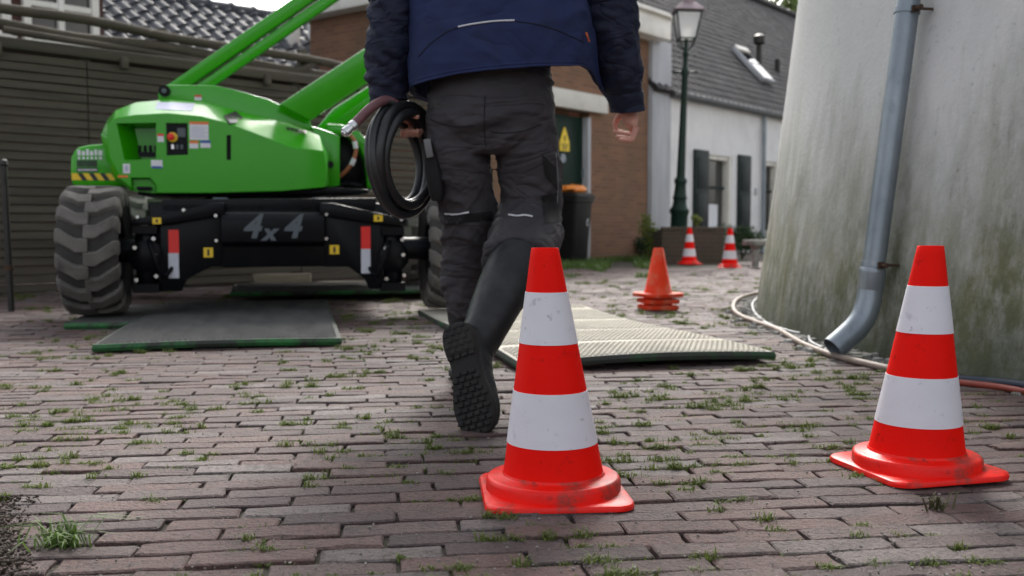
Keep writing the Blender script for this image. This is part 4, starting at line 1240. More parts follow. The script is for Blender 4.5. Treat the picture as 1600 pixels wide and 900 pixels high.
LM = Matrix.Translation((-1.365, 5.85, 0)) @ Matrix.Rotation(math.radians(13), 4, 'Z')
LI = LM.inverted()
LN = LM.to_3x3() @ Vector((0, 1, 0))
lift = thing('boom_lift', 'bright green four wheel boom lift with black chassis', 'boom lift', tuple(LM.translation), math.radians(13))
def ml(px, py, Y):
    q = LI @ hit(px, py, LM @ Vector((0, Y, 0)), LN)
    return q.x, q.z
def pp(pts, Y): return [ml(a, b, Y) for a, b in pts]
def plate(name, pts, Y0, Y1, m, parent=lift, bevel=0.006, seg=2, Yr=None, smooth=38):
    return part(name, prism(pp(pts, Y0 if Yr is None else Yr), 'y', Y0, Y1), m, parent, bevel, seg, smooth)
def decal(name, x0, y0, x1, y1, Y, m, parent, th=0.002):
    (a, zt), (b, zb) = ml(x0, y0, Y), ml(x1, y1, Y)
    return part(name, box((a + b) / 2, Y - th / 2 - 0.0006, (zt + zb) / 2, b - a, th, zt - zb), m, parent, smooth=0)

# ---- wheels: tyre with chevron lugs, rim
WR, WW = 0.365, 0.31
def tyre_shape():
    prof = [(0.19, -0.125), (0.25, -0.15), (0.30, -0.155), (0.328, -0.148), (0.338, -0.12), (0.340, 0.0), (0.338, 0.12), (0.328, 0.148), (0.30, 0.155), (0.25, 0.15), (0.19, 0.125)]
    n = 56
    return loft([[Vector((x, r * math.cos(2 * PI * j / n), r * math.sin(2 * PI * j / n))) for j in range(n)] for r, x in prof], False, False)
def lug_shape():
    V, F = [], []
    N_ = 15
    for side in (-1, 1):
        for k in range(N_):
            th0 = 2 * PI * (k + (0.5 if side > 0 else 0)) / N_
            st = [(-0.012, 0.0, WR, 0.105), (0.05, 0.0, WR, 0.105), (0.075, 0.05, WR, 0.10), (0.135, 0.16, WR - 0.004, 0.11), (0.158, 0.18, WR - 0.03, 0.11), (0.160, 0.19, WR - 0.075, 0.10)]
            o = len(V)
            for x, dt, R_, hw in st:
                for s, rr, wf in ((-1, R_ - 0.034, 1.25), (-1, R_, 0.95), (1, R_, 0.95), (1, R_ - 0.034, 1.25)):
                    a = th0 + dt + s * hw * wf
                    V.append(Vector((side * x, rr * math.sin(a), rr * math.cos(a))))
            m_ = len(st)
            for i in range(m_ - 1):
                for c in range(3):
                    q = (o + i * 4 + c, o + i * 4 + c + 1, o + (i + 1) * 4 + c + 1, o + (i + 1) * 4 + c)
                    F.append(q if side < 0 else q[::-1])
            F.append((o, o + 1, o + 2, o + 3) if side > 0 else (o + 3, o + 2, o + 1, o))
            e = o + (m_ - 1) * 4
            F.append((e + 3, e + 2, e + 1, e) if side > 0 else (e, e + 1, e + 2, e + 3))
    return fixn((V, F))
tyre_me, lug_me = mesh('tyre', tyre_shape(), smooth=45), mesh('tread_lugs', lug_shape(), bevel=0.004, seg=1, smooth=30)
tyre_me.materials.append(M['tyre_groove']); lug_me.materials.append(M['tyre'])
def rimp(s):
    n = 40
    prof = [(0.20, -0.12), (0.205, -0.13), (0.185, -0.12), (0.175, -0.05), (0.14, -0.035), (0.07, -0.06), (0.06, -0.09), (0.005, -0.095)]
    return loft([[Vector((s * x, r * math.cos(2 * PI * j / n), r * math.sin(2 * PI * j / n))) for j in range(n)] for r, x in prof] , False, True)
wx_, wz_ = ml(152, 403, 0.0)
wx2, _ = ml(702, 400, 0.0)
for x, y, s in ((wx_, 0.0, -1), (wx2, 0.0, 1), (wx_ + 0.04, 1.95, -1), (wx2 - 0.04, 1.95, 1)):
    w = bpy.data.objects.new('wheel', None); COL.objects.link(w); w.parent = lift
    w.location = (x, y, WR + 0.040)
    w.rotation_euler = (0.2 * s + y, 0, 0)
    link('tyre', tyre_me, None, w); link('tread_lugs', lug_me, None, w)
    part('rim', merge(fixn(rimp(1)), fixn(rimp(-1))), 'lift_black', w)

# ---- chassis
cxl, zt = ml(345, 332, -0.14)
cxr, zb = ml(508, 417, -0.14)
z_of = lambda py, Y: ml(426, py, Y)[1]
cb = part('centre_beam', prism([(-0.10, z_of(417, -0.1)), (-0.10, z_of(384, -0.1)), (-0.15, z_of(379, -0.15)), (-0.15, z_of(344, -0.15)), (-0.112, z_of(332, -0.112)), (0.10, z_of(332, -0.112)), (0.10, z_of(417, -0.1))], 'x', cxl, cxr), 'lift_black', lift, bevel=0.008)
for ch, px, py, size in (('4', 392, 355.5, 0.185), ('x', 420, 364, 0.125), ('4', 455, 355.5, 0.185)):
    me = text_mesh('lettering', ch, size, 0.28, 0.001, 0.006)
    X, Z = ml(px, py, -0.152)
    link('lettering', me, 'lift_grey', cb, (X, -0.152, Z), (PI / 2, 0, 0))
LP = [(250, 345), (335, 319), (349, 319), (349, 417), (330, 417), (290, 437), (283, 455), (250, 455)]
RP = [(503, 319), (520, 319), (600, 343), (600, 452), (578, 452), (572, 437), (545, 417), (503, 417)]
lpl = plate('axle_plate', LP, -0.09, 0.02, 'lift_black')
rpl = plate('axle_plate', RP, -0.09, 0.02, 'lift_black')
plate('top_flange', [(206, 343), (300, 325), (335, 317), (350, 317), (350, 336), (262, 350), (206, 353)], -0.125, -0.092, 'lift_black')
plate('top_flange', [(500, 317), (520, 317), (560, 326), (634, 342), (634, 352), (595, 350), (500, 336)], -0.125, -0.092, 'lift_black')
plate('front_panel', [(252, 312), (588, 309), (588, 331), (252, 331)], -0.05, 0.05, 'lift_black')
part('frame', box(0.0, 1.1, 0.545, 1.45, 2.3, 0.27), 'lift_black', lift, bevel=0.02)
for y_ in (0, 1.95): part('axle', tube([(wx_ + 0.1, y_, WR + 0.04), (wx2 - 0.1, y_, WR + 0.04)], 0.07, 16), 'lift_black', lift)
for px, sg_ in ((229, -1), (613, 1)):
    X, Z = ml(px, 403, -0.05)
    kn = part('wheel_motor', merge(moved(lathe([(0.05, -0.17), (0.062, -0.15), (0.062, -0.06), (0.045, -0.04), (0.045, 0.05), (0.065, 0.07), (0.065, 0.14), (0.05, 0.16)], 18), (X, -0.02, Z)), xf(lathe([(0.085, -0.05), (0.095, -0.03), (0.095, 0.06), (0.06, 0.08)], 22), Matrix.Translation((X - sg_ * 0.0, -0.02, Z + 0.01)) @ Matrix.Rotation(PI / 2, 4, 'X')), box(X, -0.06, Z + 0.16, 0.13, 0.1, 0.045), box(X, -0.06, Z - 0.17, 0.14, 0.1, 0.05)), 'lift_black', lift)
    for dx, dz in ((0.05, 0.11), (-0.05, 0.06), (0.06, -0.10), (-0.045, -0.12), (0.055, 0.02)):
        part('bolt', tube([(X + dx, -0.125, Z + dz), (X + dx, -0.142, Z + dz)], 0.012, 6), 'chrome', kn, smooth=30)
    part('hydraulic_line', ctube([(X + sg_ * -0.02, -0.1, Z + 0.1), (X - sg_ * 0.05, -0.17, Z + 0.03), (X - sg_ * 0.10, -0.15, Z - 0.1), (X - sg_ * 0.16, -0.05, Z - 0.02)], 0.012, 8), 'lift_black', kn)
for px, py, pr_ in ((337, 337, lpl), (338, 376, lpl), (287, 328, lpl), (215, 339, lpl), (510, 335, rpl), (510, 373, rpl), (627, 343, rpl)):
    X, Z = ml(px, py, -0.127)
    part('bolt', tube([(X, -0.09, Z), (X, -0.135, Z)], 0.010, 6), 'chrome', pr_, smooth=30)
for (x0, x1, ya, yb, yc), pr_ in (((263, 280, 359, 395.5, 434.5), lpl), ((564, 579, 354, 389, 427), rpl)):
    decal('red_reflector', x0, ya, x1, yb, -0.0915, 'decal_red', pr_)
    decal('white_reflector', x0, yb, x1, yc, -0.0915, 'marker_white', pr_)
for x0, y0, x1, y1, pr_, Y in ((238, 340, 252, 350, lpl, -0.127), (318, 387, 333, 402, lpl, -0.0915), (584, 336, 598, 346, rpl, -0.127), (515, 383, 530, 397, rpl, -0.0915)):
    d_ = decal('yellow_sticker', x0, y0, x1, y1, Y, 'decal_yellow', pr_)
    w_ = (x1 - x0)
    decal('sticker_print', x0 + w_ * 0.38, y0 + 2.5, x0 + w_ * 0.62, y1 - 2.5, Y - 0.003, 'sign_black', d_, 0.0012)
part('slew_ring', lathe([(0.46, 0.68), (0.46, 0.72), (0.42, 0.73), (0.42, 0.80)], 48), 'lift_black', lift, loc=(-0.05, 0.95, 0))
plate('turntable_deck', [(215, 297), (508, 292), (575, 296), (575, 303), (215, 305)], 0.42, 1.5, 'lift_black', Yr=0.42)
for px in (345, 498):
    X, Z = ml(px, 312, 0.2)
    part('stop_block', box(X, 0.2, Z, 0.085, 0.12, 0.022), 'lift_grey', lift, bevel=0.004)

# ---- hood with recesses
HY = 0.36
face = [(171, 246), (167, 216), (168, 197), (178, 185), (210, 180), (262, 177), (315, 182), (350, 191), (392, 206), (455, 230), (506, 236), (511, 262), (507, 293), (440, 299), (330, 302), (245, 302), (212, 299), (188, 280)]
topo = [(170, 245), (165, 213), (167, 189), (181, 172), (213, 160), (262, 155.5), (318, 160), (352, 168), (394, 179), (450, 192), (500, 212), (513, 240), (511, 292), (440, 300), (330, 303), (245, 303), (211, 300), (186, 281)]
def ring_px(pts, Y, Yp): return [Vector((ml(a, b, Yp)[0], Y, ml(a, b, Yp)[1])) for a, b in pts]
fr0 = ring_px(face, HY, HY)
fr1 = ring_px(topo, HY + 0.22, HY + 0.22)
for i in (0, 1, 12, 13, 14, 15, 16, 17): fr1[i].y = HY + 0.05
fr2 = [Vector((p.x, 1.0, p.z)) for p in fr1]
hood_me = mesh('hood', fixn(loft([fr0, fr1, fr2])), bevel=0.005, seg=1, smooth=0)
def cut(me, cutters):
    ob = bpy.data.objects.new('t', me); COL.objects.link(ob)
    cs = []
    for c in cutters:
        cm = mesh('c', c, smooth=0)
        co = bpy.data.objects.new('c', cm); COL.objects.link(co); cs.append(co)
        b = ob.modifiers.new('b', 'BOOLEAN'); b.operation = 'DIFFERENCE'; b.solver = 'EXACT'; b.object = co
    dg = bpy.context.evaluated_depsgraph_get()
    out = bpy.data.meshes.new_from_object(ob.evaluated_get(dg))
    for c in cs: bpy.data.objects.remove(c)
    bpy.data.objects.remove(ob)
    return out
def frustum(p0, Y0, p1, Y1): return fixn(loft([ring_px(p0, Y0, HY), ring_px(p1, Y1, HY)]))
cutters = [
    frustum([(179, 192), (244, 191), (244, 249), (192, 251)], HY - 0.02, [(205, 197), (243, 196), (243, 246), (215, 246)], HY + 0.16),
    frustum([(259, 192), (293, 192), (294, 242), (260, 243)], HY - 0.02, [(259, 192), (293, 192), (294, 242), (260, 243)], HY + 0.035),
    frustum([(354, 211), (361, 211), (361, 250), (354, 250)], HY - 0.02, [(354, 211), (361, 211), (361, 250), (354, 250)], HY + 0.06),
    frustum([(203, 276), (236, 276), (246, 288), (247, 310), (204, 310)], HY - 0.02, [(207, 280), (233, 280), (241, 290), (242, 310), (208, 310)], HY + 0.045)]
hood_me = cut(hood_me, cutters)
hood_me.polygons.foreach_set('use_smooth', [True] * len(hood_me.polygons))
hood_me.set_sharp_from_angle(angle=math.radians(17))
hood_me.materials.clear()
hood = link('hood', hood_me, 'lift_green', lift)
# recess contents
X0, Z0 = ml(268, 217, HY)
cp = part('control_panel', fixn(prism(pp([(260, 193), (292, 193), (293, 241), (261, 242)], HY), 'y', HY + 0.028, HY + 0.034)), 'lift_black', hood)
kx, kz = ml(269, 214, HY)
part('emergency_collar', xf(lathe([(0.030, 0), (0.030, 0.012), (0.02, 0.014)], 20), Matrix.Translation((kx, HY + 0.027, kz)) @ Matrix.Rotation(PI / 2, 4, 'X')), 'decal_yellow', cp)
part('emergency_button', xf(lathe([(0.010, 0), (0.010, 0.02), (0.021, 0.024), (0.021, 0.034), (0.012, 0.04)], 20), Matrix.Translation((kx - 0.006, HY + 0.016, kz)) @ Matrix.Rotation(PI / 2, 4, 'X')), 'decal_red', cp)
decal('panel_screen', 277, 200, 290, 214, HY + 0.027, 'lift_grey', cp)
for k in range(3): decal('panel_switch', 268 + 7 * k, 226, 272 + 7 * k, 233, HY + 0.027, 'chrome' if k == 0 else 'lift_grey', cp, 0.01)
part('vent_grille', merge(*[box(*(lambda a: (a[0], HY + 0.145, a[1], 0.016, 0.01, 0.038))(ml(213 + 8.5 * k, 229, HY)),) for k in range(4)]), 'lift_black', hood, bevel=0.003)
decal('grille_slot', 206, 237, 243, 245, HY + 0.152, 'lift_black', hood, 0.01)
decal('instruction_sheet', 296, 192, 326, 219, HY, 'decal_white', hood)
decal('sheet_header', 296, 190, 326, 194.5, HY - 0.0028, 'decal_orange', hood, 0.0012)
decal('warning_sticker', 296, 221, 310, 232, HY, 'decal_white', hood); decal('sticker_header', 296, 220, 310, 224, HY - 0.0028, 'decal_orange', hood, 0.0012)
decal('notice_sticker', 313, 221, 329, 231, HY, 'decal_white', hood); decal('sticker_header', 313, 219.5, 329, 223.5, HY - 0.0028, 'decal_blue', hood, 0.0012)
decal('small_sticker', 246, 210, 256, 222, HY, 'decal_white', hood); decal('sticker_header', 246, 209, 256, 212.5, HY - 0.0028, 'decal_red', hood, 0.0012)
decal('load_sticker', 192, 256, 203.5, 271, HY + 0.0, 'decal_white', hood); decal('sticker_print', 195.5, 259, 200, 267, HY - 0.0028, 'decal_lavender', hood, 0.0012)
decal('notice_sticker', 236, 250, 254, 262, HY, 'decal_white', hood); decal('sticker_header', 237, 259.5, 253, 263, HY - 0.0028, 'decal_blue', hood, 0.0012)
for k in range(5): decal('sheet_print', 299, 199 + k * 3.6, 323 - 4 * (k % 2), 200.4 + k * 3.6, HY - 0.0028, 'decal_lavender', hood, 0.0012)
decal('side_marker', 184, 274, 200, 277.5, HY, 'decal_orange', hood)
decal('slot_insert', 353.5, 210, 361.5, 251, HY + 0.045, 'lift_black', hood)
lx, lz = ml(225, 294, HY)
part('latch', box(lx, HY + 0.02, lz, 0.085, 0.03, 0.022), 'lift_black', hood, bevel=0.006)
# lifting eye recess and decals on the sloping top, found on the surface itself
bvh = BVHTree.FromPolygons([v.co.copy() for v in hood_me.vertices], [tuple(p.vertices) for p in hood_me.polygons])
def on_hood(px, py, lift_by=0.003):
    o = LI @ CAM
    d = (LI.to_3x3() @ ray(px, py)).normalized()
    loc, nor, _, _ = bvh.ray_cast(o, d)
    if loc is None: return None
    if nor.dot(d) > 0: nor = -nor
    return loc + nor * lift_by
def skin_patch(name, quad, m, nx=8, ny=3, lift_by=0.0025):
    """a thin decal that follows the hood between four photo corners"""
    g = []
    for j in range(ny + 1):
        row = []
        for i in range(nx + 1):
            u, v = i / nx, j / ny
            x = (1 - v) * ((1 - u) * quad[0][0] + u * quad[1][0]) + v * ((1 - u) * quad[3][0] + u * quad[2][0])
            y = (1 - v) * ((1 - u) * quad[0][1] + u * quad[1][1]) + v * ((1 - u) * quad[3][1] + u * quad[2][1])
            q = on_hood(x, y, lift_by)
            if q is None: return None
            row.append(q)
        g.append(row)
    return part(name, loft(g, closed=False), m, hood, smooth=60)
tp = skin_patch('top_label', [(246, 160), (304, 162), (300, 174), (243, 171)], 'decal_lavender')
skin_patch('vent_mouth', [(349, 182), (368, 174.5), (380, 186), (358, 196)], 'lift_black', lift_by=0.006)
skin_patch('vent_plate', [(355, 188.5), (371, 188.5), (370, 193.5), (359, 194)], 'lift_grey', lift_by=0.009)
for k in range(6): skin_patch('model_lettering', [(441 + 6.5 * k, 197.5 + 1.2 * k), (446 + 6.5 * k, 198.4 + 1.2 * k), (446.5 + 6.5 * k, 203 + 1.2 * k), (441.5 + 6.5 * k, 202.2 + 1.2 * k)], 'lift_black', 2, 1)

# ---- tail counterweight with hazard stripes
TY = 0.52
tail = plate('counterweight', [(113, 293), (109, 270), (110, 245), (118, 230), (138, 226), (190, 222), (195, 293)], TY, 1.25, 'lift_green', bevel=0.03, seg=4)
decal('hazard_strip', 112, 270.5, 180, 282, TY - 0.0005, 'decal_yellow', tail)
for k in range(4):
    x = 121 + k * 17.5
    q = pp([(x, 270.6), (x + 8, 270.6), (x + 16, 281.9), (x + 8, 281.9)], TY)
    part('hazard_bar', prism(q, 'y', TY - 0.0052, TY - 0.0032), 'sign_black', tail, smooth=0)
decal('brand_plate', 120, 250, 152, 261, TY, 'mat_edge', tail)
decal('brand_strip', 120, 262, 153, 269, TY, 'sign_black', tail)
for k in range(8): decal('strip_print', 122 + 3.8 * k, 264, 124.4 + 3.8 * k, 267, TY - 0.003, 'decal_white', tail, 0.0012)
for k, (a, b, h) in enumerate(((121, 126, 9), (127.5, 133, 7), (134.5, 139, 10), (140.5, 146, 7), (147.5, 152, 9), (153.5, 160, 8))):
    decal('brand_lettering', a, 243 - h, b, 243, TY, 'decal_white', tail)
    decal('brand_lettering', a + 1, 245, b - 0.5, 249, TY, 'decal_white', tail)

# ---- boom linkage
pv = plate('boom_bracket', [(247, 158), (247, 141), (252, 136), (262, 132), (335, 133), (375, 142), (420, 155), (437, 163), (484, 188), (490, 203), (470, 212), (300, 188)], 0.66, 0.86, 'lift_green', bevel=0.012, seg=3)
for px, py in ((251.5, 142),):
    X, Z = ml(px, py, 0.65)
    part('pivot_pin', tube([(X + 0.02, 0.63, Z), (X + 0.02, 0.67, Z)], 0.015, 16), 'lift_grey', pv)
    part('pin_boss', tube([(X + 0.02, 0.645, Z), (X + 0.02, 0.67, Z)], 0.036, 16), 'lift_black', pv)
decal('boom_sticker', 304, 149, 315, 157, 0.66, 'decal_white', pv); decal('sticker_header', 304, 148.4, 315, 151.5, 0.657, 'decal_red', pv, 0.0012)
plate('lower_boom', [(252, 147), (262, 132), (1035, -400), (1069, -400), (297, 133)], 0.88, 1.0, 'lift_green', bevel=0.008)
plate('tension_link', [(300, 147), (309, 131), (1074, -400), (1103, -400), (337, 131)], 0.90, 0.99, 'lift_green', bevel=0.008)
bm_ = plate('upper_boom', [(436, 163), (1144, -300), (1228, -300), (484, 188)], 0.56, 0.655, 'lift_green', bevel=0.010, Yr=0.56)
plate('boom_knuckle', [(1010, -410), (1120, -440), (1260, -310), (1235, -270), (1110, -370)], 0.50, 1.05, 'lift_green', bevel=0.02, Yr=0.7)
plate('boom_support', [(487, 197), (516, 206), (531, 213), (531, 290), (512, 293), (505, 240)], 0.64, 0.70, 'lift_green', bevel=0.006)
X, Z = ml(516, 257, 0.64)
part('support_pin', tube([(X, 0.62, Z), (X, 0.65, Z)], 0.022, 14), 'lift_black', lift)
plate('rear_boom', [(484, 212), (520, 170), (660, 80), (660, 128), (548, 190), (512, 228)], 1.08, 1.26, 'lift_green', bevel=0.012)
plate('engine_block', [(512, 208), (578, 214), (582, 299), (512, 299)], 1.02, 1.4, 'lift_black', bevel=0.02)
rh = plate('engine_hood', [(510, 193), (540, 195), (562, 206), (577, 223), (588, 242), (587, 298), (574, 293), (571, 250), (560, 226), (544, 212), (512, 207)], 0.80, 1.40, 'lift_green', bevel=0.010)
def lpt(px, py, Y):
    a, b = ml(px, py, Y); return (a, Y, b)
ec = part('engine_hose', ctube([lpt(548, 212, 0.78), lpt(556, 225, 0.76), lpt(554, 245, 0.76), lpt(545, 262, 0.76), lpt(530, 276, 0.78), lpt(512, 284, 0.8)], 0.014, 10), 'copper_hose', rh)
part('hose_sleeve', tube([lpt(554, 221, 0.755), lpt(556, 232, 0.755)], 0.017, 10), 'decal_white', ec)
part('hose_sleeve', tube([lpt(553.5, 248, 0.755), lpt(549, 258, 0.755)], 0.017, 10), 'decal_white', ec)
part('engine_pipe', ctube([lpt(520, 300, 0.9), lpt(545, 288, 0.86), lpt(566, 290, 0.86), lpt(574, 270, 0.95)], 0.022, 10), 'lift_black', rh)
# ------------------------------------------------------------------ the walking person
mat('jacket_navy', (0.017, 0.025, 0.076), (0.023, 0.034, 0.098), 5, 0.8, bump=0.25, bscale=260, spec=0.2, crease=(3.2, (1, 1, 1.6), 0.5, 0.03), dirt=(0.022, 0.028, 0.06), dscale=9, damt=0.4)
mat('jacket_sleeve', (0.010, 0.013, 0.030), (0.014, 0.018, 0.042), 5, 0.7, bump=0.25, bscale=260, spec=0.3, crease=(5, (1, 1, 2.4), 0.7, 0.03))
mat('trouser_grey', (0.046, 0.043, 0.048), (0.066, 0.062, 0.068), 6, 0.85, bump=0.3, bscale=300, spec=0.15, crease=(4.0, (1, 1, 2.6), 0.6, 0.03), dirt=(0.05, 0.047, 0.045), dscale=8, damt=0.35)
mat('trouser_black', (0.006, 0.006, 0.007), rough=0.85, bump=0.3, bscale=300)
mat('boot_rubber', (0.007, 0.008, 0.010), (0.012, 0.013, 0.016), 8, 0.42, spec=0.35, bump=0.08, bscale=40, dirt=(0.035, 0.033, 0.03), dscale=6, damt=0.5)
mat('sole_rubber', (0.009, 0.009, 0.009), (0.014, 0.013, 0.012), 12, 0.85, dirt=(0.03, 0.026, 0.022), dscale=10, damt=0.6)
mat('skin', (0.50, 0.24, 0.18), (0.58, 0.30, 0.23), 14, 0.5, bump=0.1, bscale=120)
M['skin'].node_tree.nodes['Principled BSDF'].inputs['Subsurface Weight'].default_value = 0.1
mat('hair', (0.03, 0.02, 0.012), (0.05, 0.032, 0.02), 40, 0.7, bump=0.8, bscale=90, stretch=(3, 3, 0.6))
mat('piping', (0.62, 0.63, 0.66), rough=0.4)
mat('seam', (0.008, 0.011, 0.03), rough=0.9)
mat('tool_grey', (0.13, 0.135, 0.145), (0.17, 0.175, 0.18), 9, 0.7)
mat('zip_orange', (0.7, 0.14, 0.03), rough=0.5)

def ell_rings(st, per=6, n=36):
    """st: (centre, rx, ry) stations along a limb -> smooth tube with elliptic sections; rx acts across the picture, ry along the view"""
    q = catmull([(*c, rx, ry) for c, rx, ry in st], per)
    P = [Vector(a[:3]) for a in q]
    rings = []
    for i, a in enumerate(q):
        t = (P[min(i + 1, len(P) - 1)] - P[max(i - 1, 0)]).normalized()
        x = Vector((1, 0, 0)) - t * t.x
        x.normalize()
        y = t.cross(x)
        rings.append([P[i] + x * (a[3] * math.cos(2 * PI * j / n)) + y * (a[4] * math.sin(2 * PI * j / n)) for j in range(n)])
    return loft(rings)
def st_px(l, r, y, Y, ry):
    a, b = at(l, y, Y), at(r, y, Y)
    return ((a + b) / 2, (b.x - a.x) / 2, ry)
def folds(me, amp, fx, fz, slant, seed, mod=None):
    me.update()
    nrm = [v.normal.copy() for v in me.vertices]
    for v, n in zip(me.vertices, nrm):
        p = v.co
        w = noise.noise(p * 3.0 + Vector((seed, 0, 0))) * 1.2
        q = Vector((p.x * fx + w, p.y * fx, p.z * fz + slant * p.x * fx + w * 1.5)) + Vector((0, seed, seed))
        a = 1.6 * max(0.0, 1.0 - 2.4 * abs(noise.noise(q))) ** 1.8 - 0.5
        b = 1.6 * max(0.0, 1.0 - 2.4 * abs(noise.noise(q * 2.1 + Vector((7, 3, 1))))) ** 1.8 - 0.5
        m_ = 0.5 + 0.9 * max(0, noise.noise(p * 2.2 + Vector((0, 0, seed)))) if mod is None else mod(p)
        v.co = p + n * (amp * m_ * (0.7 * a + 0.3 * b))
    me.update()

# --- trousers
hipL, hipR = at(722, 165, 3.2), at(815, 165, 3.2)
pelvis = ell_rings([(Vector((-0.065, 3.2, 1.10)), 0.185, 0.135), (Vector((-0.068, 3.195, 1.0)), 0.196, 0.150), (Vector((-0.066, 3.185, 0.92)), 0.202, 0.160), (Vector((-0.064, 3.19, 0.85)), 0.200, 0.150), (Vector((-0.062, 3.2, 0.79)), 0.15, 0.11)])
legL = ell_rings([(Vector((-0.168, 3.2, 0.95)), 0.10, 0.13), st_px(669, 762, 215, 3.2, 0.125), st_px(679, 768, 262, 3.22, 0.115), st_px(687, 772, 310, 3.26, 0.105), st_px(692, 777, 345, 3.28, 0.095), st_px(691, 772, 385, 3.32, 0.092), st_px(690, 768, 420, 3.345, 0.092), st_px(695, 762, 452, 3.36, 0.088), st_px(700, 755, 480, 3.375, 0.07), st_px(704, 750, 488, 3.38, 0.062)])
legR = ell_rings([(Vector((0.035, 3.2, 0.95)), 0.10, 0.13), st_px(770, 870, 210, 3.2, 0.125), st_px(776, 876, 255, 3.22, 0.12), st_px(782, 879, 300, 3.25, 0.112), st_px(779, 880, 335, 3.25, 0.108), st_px(773, 878, 360, 3.19, 0.105), st_px(762, 874, 385, 3.08, 0.100), st_px(753, 868, 402, 2.99, 0.094), st_px(750, 866, 412, 2.95, 0.090)])
tro = remesh(merge(pelvis, legL, legR), 0.0075, 4)
kneeL, kneeR = at(735, 340, 3.27), at(828, 345, 3.2)
hemL, hemR = at(727, 470, 3.37), at(810, 400, 3.0)
def tmod(p):
    m_ = 0.35 + 0.8 * max(0, noise.noise(p * 2.0))
    for c, r, g in ((kneeL, 0.13, 0.9), (kneeR, 0.14, 1.0), (hemL, 0.14, 1.1), (hemR, 0.12, 0.6), (Vector((-0.06, 3.05, 0.82)), 0.16, 0.6)):
        m_ += g * max(0, 1 - (p - c).length / r)
    return m_
folds(tro, 0.017, 4.5, 11.0, 1.2, 1.7, tmod)
folds(tro, 0.005, 9.0, 22.0, -2.0, 4.2, tmod)
tro.materials.append(M['trouser_grey']); tro.materials.append(M['trouser_black'])

# --- body: one continuous mesh (torso, head, arms, hands, legs inside the clothes)
sh = [ell_rings([(Vector((-0.062, 3.2, 0.80)), 0.12, 0.085), (Vector((-0.06, 3.19, 0.95)), 0.15, 0.10), (Vector((-0.05, 3.18, 1.1)), 0.14, 0.09), (Vector((-0.045, 3.18, 1.3)), 0.17, 0.10), (Vector((-0.04, 3.19, 1.44)), 0.17, 0.085), (Vector((-0.035, 3.2, 1.51)), 0.08, 0.06), (Vector((-0.035, 3.21, 1.58)), 0.056, 0.058), (Vector((-0.035, 3.22, 1.64)), 0.056, 0.06)], 5, 24)]
hd = Vector((-0.035, 3.235, 1.715))
sh.append(ell_rings([(hd + Vector((0, 0.03, -0.125)), 0.02, 0.02), (hd + Vector((0, 0.022, -0.105)), 0.05, 0.065), (hd + Vector((0, 0.01, -0.06)), 0.068, 0.088), (hd + Vector((0, 0, 0.0)), 0.075, 0.098), (hd + Vector((0, -0.005, 0.05)), 0.074, 0.096), (hd + Vector((0, -0.005, 0.09)), 0.055, 0.07), (hd + Vector((0, -0.005, 0.112)), 0.015, 0.02)], 5, 24))
sh.append(ctube([(*(hd + Vector((0, 0.095, 0.012))), 0.008), (*(hd + Vector((0, 0.112, -0.02))), 0.012), (*(hd + Vector((0, 0.104, -0.036))), 0.014)], 0, 8))      # nose
for s in (-1, 1):
    sh.append(ell_rings([(hd + Vector((s * 0.077, 0.0, -0.035)), 0.006, 0.010), (hd + Vector((s * 0.083, -0.006, 0.0)), 0.008, 0.018), (hd + Vector((s * 0.082, -0.008, 0.025)), 0.006, 0.012)], 4, 10))
    sh.append(ctube([(*(hd + Vector((s * 0.014, 0.094, 0.022))), 0.007), (*(hd + Vector((s * 0.03, 0.090, 0.026))), 0.009), (*(hd + Vector((s * 0.046, 0.078, 0.022))), 0.007)], 0, 8))   # brow
sh.append(ctube([(*(hd + Vector((-0.022, 0.092, -0.065))), 0.006), (*(hd + Vector((0, 0.099, -0.064))), 0.009), (*(hd + Vector((0.022, 0.092, -0.065))), 0.006)], 0, 8))      # lips
shL, shR = Vector((-0.245, 3.2, 1.42)), Vector((0.175, 3.2, 1.42))
elL, wrL = at(610, 40, 3.17), at(612, 160, 3.2)
elR, wrR = at(955, 45, 3.24), at(981, 172, 3.34)
for a, e, w in ((shL, elL, wrL), (shR, elR, wrR)):
    sh.append(ctube([(*a, 0.055), (*a.lerp(e, 0.5), 0.048), (*e, 0.042), (*e.lerp(w, 0.45), 0.040), (*w, 0.0275)], 0, 18))
for pts in ([hipL, kneeL + Vector((0, 0.0, 0.02)), at(729, 500, 3.40), at(731, 560, 3.43)], [hipR, kneeR, at(812, 385, 3.05), at(800, 410, 2.97)]):
    sh.append(ctube([(*pts[0], 0.07), (*pts[0].lerp(pts[1], 0.5), 0.06), (*pts[1], 0.045), (*pts[1].lerp(pts[2], 0.4), 0.048), (*pts[2], 0.036), (*pts[3], 0.033)], 0, 16))
# right hand: hanging, palm towards the thigh, fingers curled
def finger(pts, r): return ctube([(*p, r * k) for p, k in zip(pts, (1.12, 1.0, 0.95, 0.80))], 0, 10, 5)
sh.append(ell_rings([(wrR, 0.027, 0.02), (at(984, 183, 3.345), 0.026, 0.030), (at(987, 193, 3.345), 0.022, 0.040), (at(990, 201, 3.345), 0.012, 0.036)], 5, 20))
for Y, tip, mid, k0 in ((3.378, (961, 203), (984, 210), (994, 196)), (3.356, (958, 204.5), (984, 211.5), (995, 198)), (3.334, (962, 213), (984, 216), (994, 201)), (3.314, (967, 218), (985, 219), (993, 203))):
    a, b, c = at(*k0, Y), at(k0[0] - 1, (k0[1] + mid[1]) / 2 + 4, Y - 0.004), at(*tip, Y - 0.008)
    m2 = at(*mid, Y - 0.006)
    sh.append(finger([a, b.lerp(m2, 0.5), m2, c], 0.0088))
sh.append(finger([at(976, 178, 3.36), at(966, 184, 3.375), at(961, 194, 3.38), at(963, 203, 3.375)], 0.0102))
